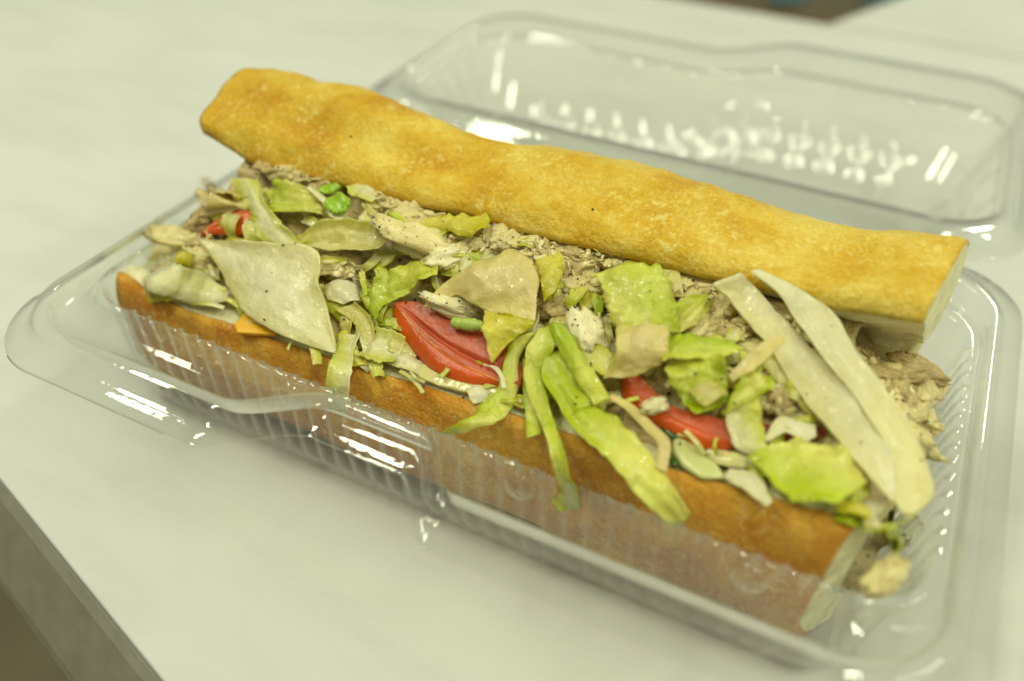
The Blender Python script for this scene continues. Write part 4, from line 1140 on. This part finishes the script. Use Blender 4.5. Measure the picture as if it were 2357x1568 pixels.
LOW = [(245, 640), (420, 720), (760, 830), (1100, 930), (1560, 1090), (2020, 1225)]
UPP = [(300, 560), (470, 440), (600, 410), (1000, 490), (1300, 570), (1650, 650), (1900, 770), (2100, 880)]
wh = ['beside the triangular leaf', 'around the thick tomato', 'around the ruffled green leaves', 'beside the forked leaf']
for k in range(64):
    x = 330 + (1990 - 330) * (k + rnd.random()) / 64
    f_ = rnd.uniform(0.22, 0.97 if not (470 < x < 660 or 1400 < x < 1690) else 0.55); y = tab(x, UPP) * (1 - f_) + tab(x, LOW) * f_
    a = rnd.uniform(-0.5, 1.9); L = rnd.uniform(30, 66); W = rnd.uniform(9, 22); bend = rnd.uniform(-.5, .5)
    ca, sa = math.cos(a), math.sin(a); c2, s2 = math.cos(a + bend), math.sin(a + bend)
    A_ = [(x - L * ca - W * sa, y - .75 * L * sa + .8 * W * ca), (x - W * sa * 1.15, y + W * ca * .9), (x + L * c2 - W * s2, y + .75 * L * s2 + .8 * W * c2)]
    B_ = [(x - L * ca + W * sa, y - .75 * L * sa - .8 * W * ca), (x + W * sa * 1.15, y - W * ca * .9), (x + L * c2 + W * s2, y + .75 * L * s2 - .8 * W * c2)]
    leaf('lettuce_scrap', 'crumpled lettuce shred half buried in the filling ' + wh[0 if x < 760 else 1 if x < 1250 else 2 if x < 1650 else 3], rnd.choice(['pale', 'pale', 'mixed', 'lime', 'white', 'green', 'yellow']), V, A_, B_,
         [rnd.uniform(.05, .25), rnd.uniform(.2, .42), rnd.uniform(.05, .25)], 0.2, 0.12, group='small lettuce scraps in the filling')

for k in range(44):
    x = 520 + (1960 - 520) * (k + rnd.random()) / 44
    f_ = rnd.uniform(0.06, 0.5); y = tab(x, UPP) * (1 - f_) + tab(x, LOW) * f_
    if 1290 < x < 1560 and f_ > 0.3: continue
    a = rnd.uniform(-0.3, 2.2); L = rnd.uniform(26, 52); W = rnd.uniform(6, 16); bend = rnd.uniform(-.9, .9)
    ca, sa = math.cos(a), math.sin(a); c2, s2 = math.cos(a + bend), math.sin(a + bend)
    A_ = [(x - L * ca - W * sa, y - .75 * L * sa + .8 * W * ca), (x - W * sa * 1.2, y + W * ca * .9), (x + L * c2 - W * s2 * .5, y + .75 * L * s2 + .5 * W * c2)]
    B_ = [(x - L * ca + W * sa, y - .75 * L * sa - .8 * W * ca), (x + W * sa * 1.2, y - W * ca * .9), (x + L * c2 + W * s2 * .5, y + .75 * L * s2 - .5 * W * c2)]
    leaf('lettuce_scrap', 'curled lettuce shred lying on the chicken ' + wh[0 if x < 760 else 1 if x < 1250 else 2 if x < 1650 else 3], rnd.choice(['pale', 'lime', 'mixed', 'white', 'green', 'pale']), V, A_, B_,
         [rnd.uniform(.1, .35), rnd.uniform(.35, .6), rnd.uniform(.1, .45)], 0.25, 0.12, group='small lettuce scraps in the filling', curl=(rnd.uniform(.2, .8), rnd.uniform(.2, .8)))

for k in range(46):
    x = rnd.uniform(420, 1950); f_ = rnd.uniform(0.2, 0.95); y = tab(x, UPP) * (1 - f_) + tab(x, LOW) * f_
    a = rnd.uniform(-0.4, 2.0); L = rnd.uniform(40, 85); W = rnd.uniform(2.5, 6); bend = rnd.uniform(-1.2, 1.2)
    pts = []
    for q_ in range(5):
        aa = a + bend * (q_ / 4 - 0.3); pts.append((x, y, aa)); x += L / 4 * math.cos(aa); y += L / 4 * .8 * math.sin(aa)
    A_ = [(px - W * math.sin(aa), py + W * math.cos(aa)) for px, py, aa in pts]; B_ = [(px + W * math.sin(aa), py - W * math.cos(aa)) for px, py, aa in pts]
    leaf('lettuce_strand', 'thin lettuce strand curling through the filling ' + wh[0 if x < 760 else 1 if x < 1250 else 2 if x < 1650 else 3], rnd.choice(['pale', 'white', 'lime', 'mixed', 'pale']), V, A_, B_,
         [rnd.uniform(.1, .5), rnd.uniform(.35, .75), rnd.uniform(.1, .5)], 0.05, 0.02, group='thin lettuce strands', crk=0.03, ns=8)

fv, ff = [], []
for (x0, y0, x1, y1, sp, n) in ((1120, 540, 1290, 580, 26, 120), (1290, 590, 1540, 610, 20, 110), (1285, 660, 1395, 700, 34, 70), (740, 605, 830, 630, 16, 40), (1565, 650, 1730, 770, 30, 90), (1985, 850, 2135, 960, 44, 170), (330, 580, 470, 540, 26, 60), (860, 458, 1000, 505, 16, 60), (1800, 735, 1960, 815, 22, 70), (950, 555, 1075, 600, 22, 50), (600, 385, 760, 430, 12, 40)):
    for _ in range(int(n * 0.6)):
        x = rnd.uniform(x0, x1); y = y0 + (y1 - y0) * ((x - x0) / (x1 - x0)) + rnd.uniform(-sp, sp)
        a = rnd.uniform(-0.5, 1.1) + rnd.choice([0, 3.14]); L = rnd.uniform(14, 40); b = rnd.uniform(-.8, .8); r = rnd.uniform(.018, .045)
        c = crom(rail(V, [(x, y), (x + L * .5 * math.cos(a), y + L * .4 * math.sin(a)), (x + L * math.cos(a + b), y + L * .75 * math.sin(a + b))], [rnd.uniform(.1, .35), rnd.uniform(.25, .5), rnd.uniform(.1, .45)]), 8)
        b0 = len(fv)
        for i in range(8):
            t = c[min(7, i + 1)] - c[max(0, i - 1)]; t /= np.linalg.norm(t) + 1e-9
            u = np.cross(t, (0.3, -0.5, 0.8)); u /= np.linalg.norm(u) + 1e-9; w = np.cross(t, u)
            for k in range(4):
                an = math.pi / 2 * k; rr_ = r * (0.4 if i in (0, 7) else 1)
                fv.append(tuple(c[i] + u * math.cos(an) * rr_ + w * math.sin(an) * rr_ * .6))
        for i in range(7):
            for k in range(4):
                ff.append((b0 + i * 4 + k, b0 + i * 4 + (k + 1) % 4, b0 + (i + 1) * 4 + (k + 1) % 4, b0 + (i + 1) * 4 + k))
fb = make('chicken_fibres', fv, ff, M_CHK)
tag(rehome(fb), 'fine pale chicken fibres frayed out of the filling', 'chicken', kind='stuff')

# loose black pepper grains on whatever lies uppermost
bpy.context.view_layer.update()
dg = bpy.context.evaluated_depsgraph_get()
pv, pf = [], []
tries = 0
while len(pv) < 6 * 170 and tries < 6000:
    tries += 1
    x, y = rnd.uniform(-9.5, 10.2), rnd.uniform(-4.0, 3.2)
    if y > 0.2 and rnd.random() > 0.06: continue
    ok, loc, nr, idx, ob, mt = scene.ray_cast(dg, Vector((x * S, y * S, 0.2)), Vector((0, 0, -1)))
    if not ok or ob.data.materials[0].name in ('clear_plastic', 'clear_plastic_ribbed', 'white_laminate'): continue
    if 'chicken' not in ob.name and rnd.random() > 0.10: continue
    r = rnd.uniform(0.018, 0.05); c = np.array(loc) / S + np.array(nr) * r * 0.4
    b0 = len(pv)
    for dv in ((1, 0, 0), (-1, 0, 0), (0, 1, 0), (0, -1, 0), (0, 0, 1), (0, 0, -1)):
        pv.append(tuple(c + np.array(dv) * r * rnd.uniform(.5, 1.2)))
    for t3 in ((0, 2, 4), (2, 1, 4), (1, 3, 4), (3, 0, 4), (2, 0, 5), (1, 2, 5), (3, 1, 5), (0, 3, 5)):
        pf.append(tuple(b0 + k for k in t3))
pp = make('black_pepper', pv, pf, mat_plain('black_pepper', (0.03, 0.026, 0.02), 0.6, 0, 0.2, 400, 0.3), None, smooth=False)
tag(rehome(pp), 'black pepper grains sprinkled over the filling and crust', 'pepper', kind='stuff')
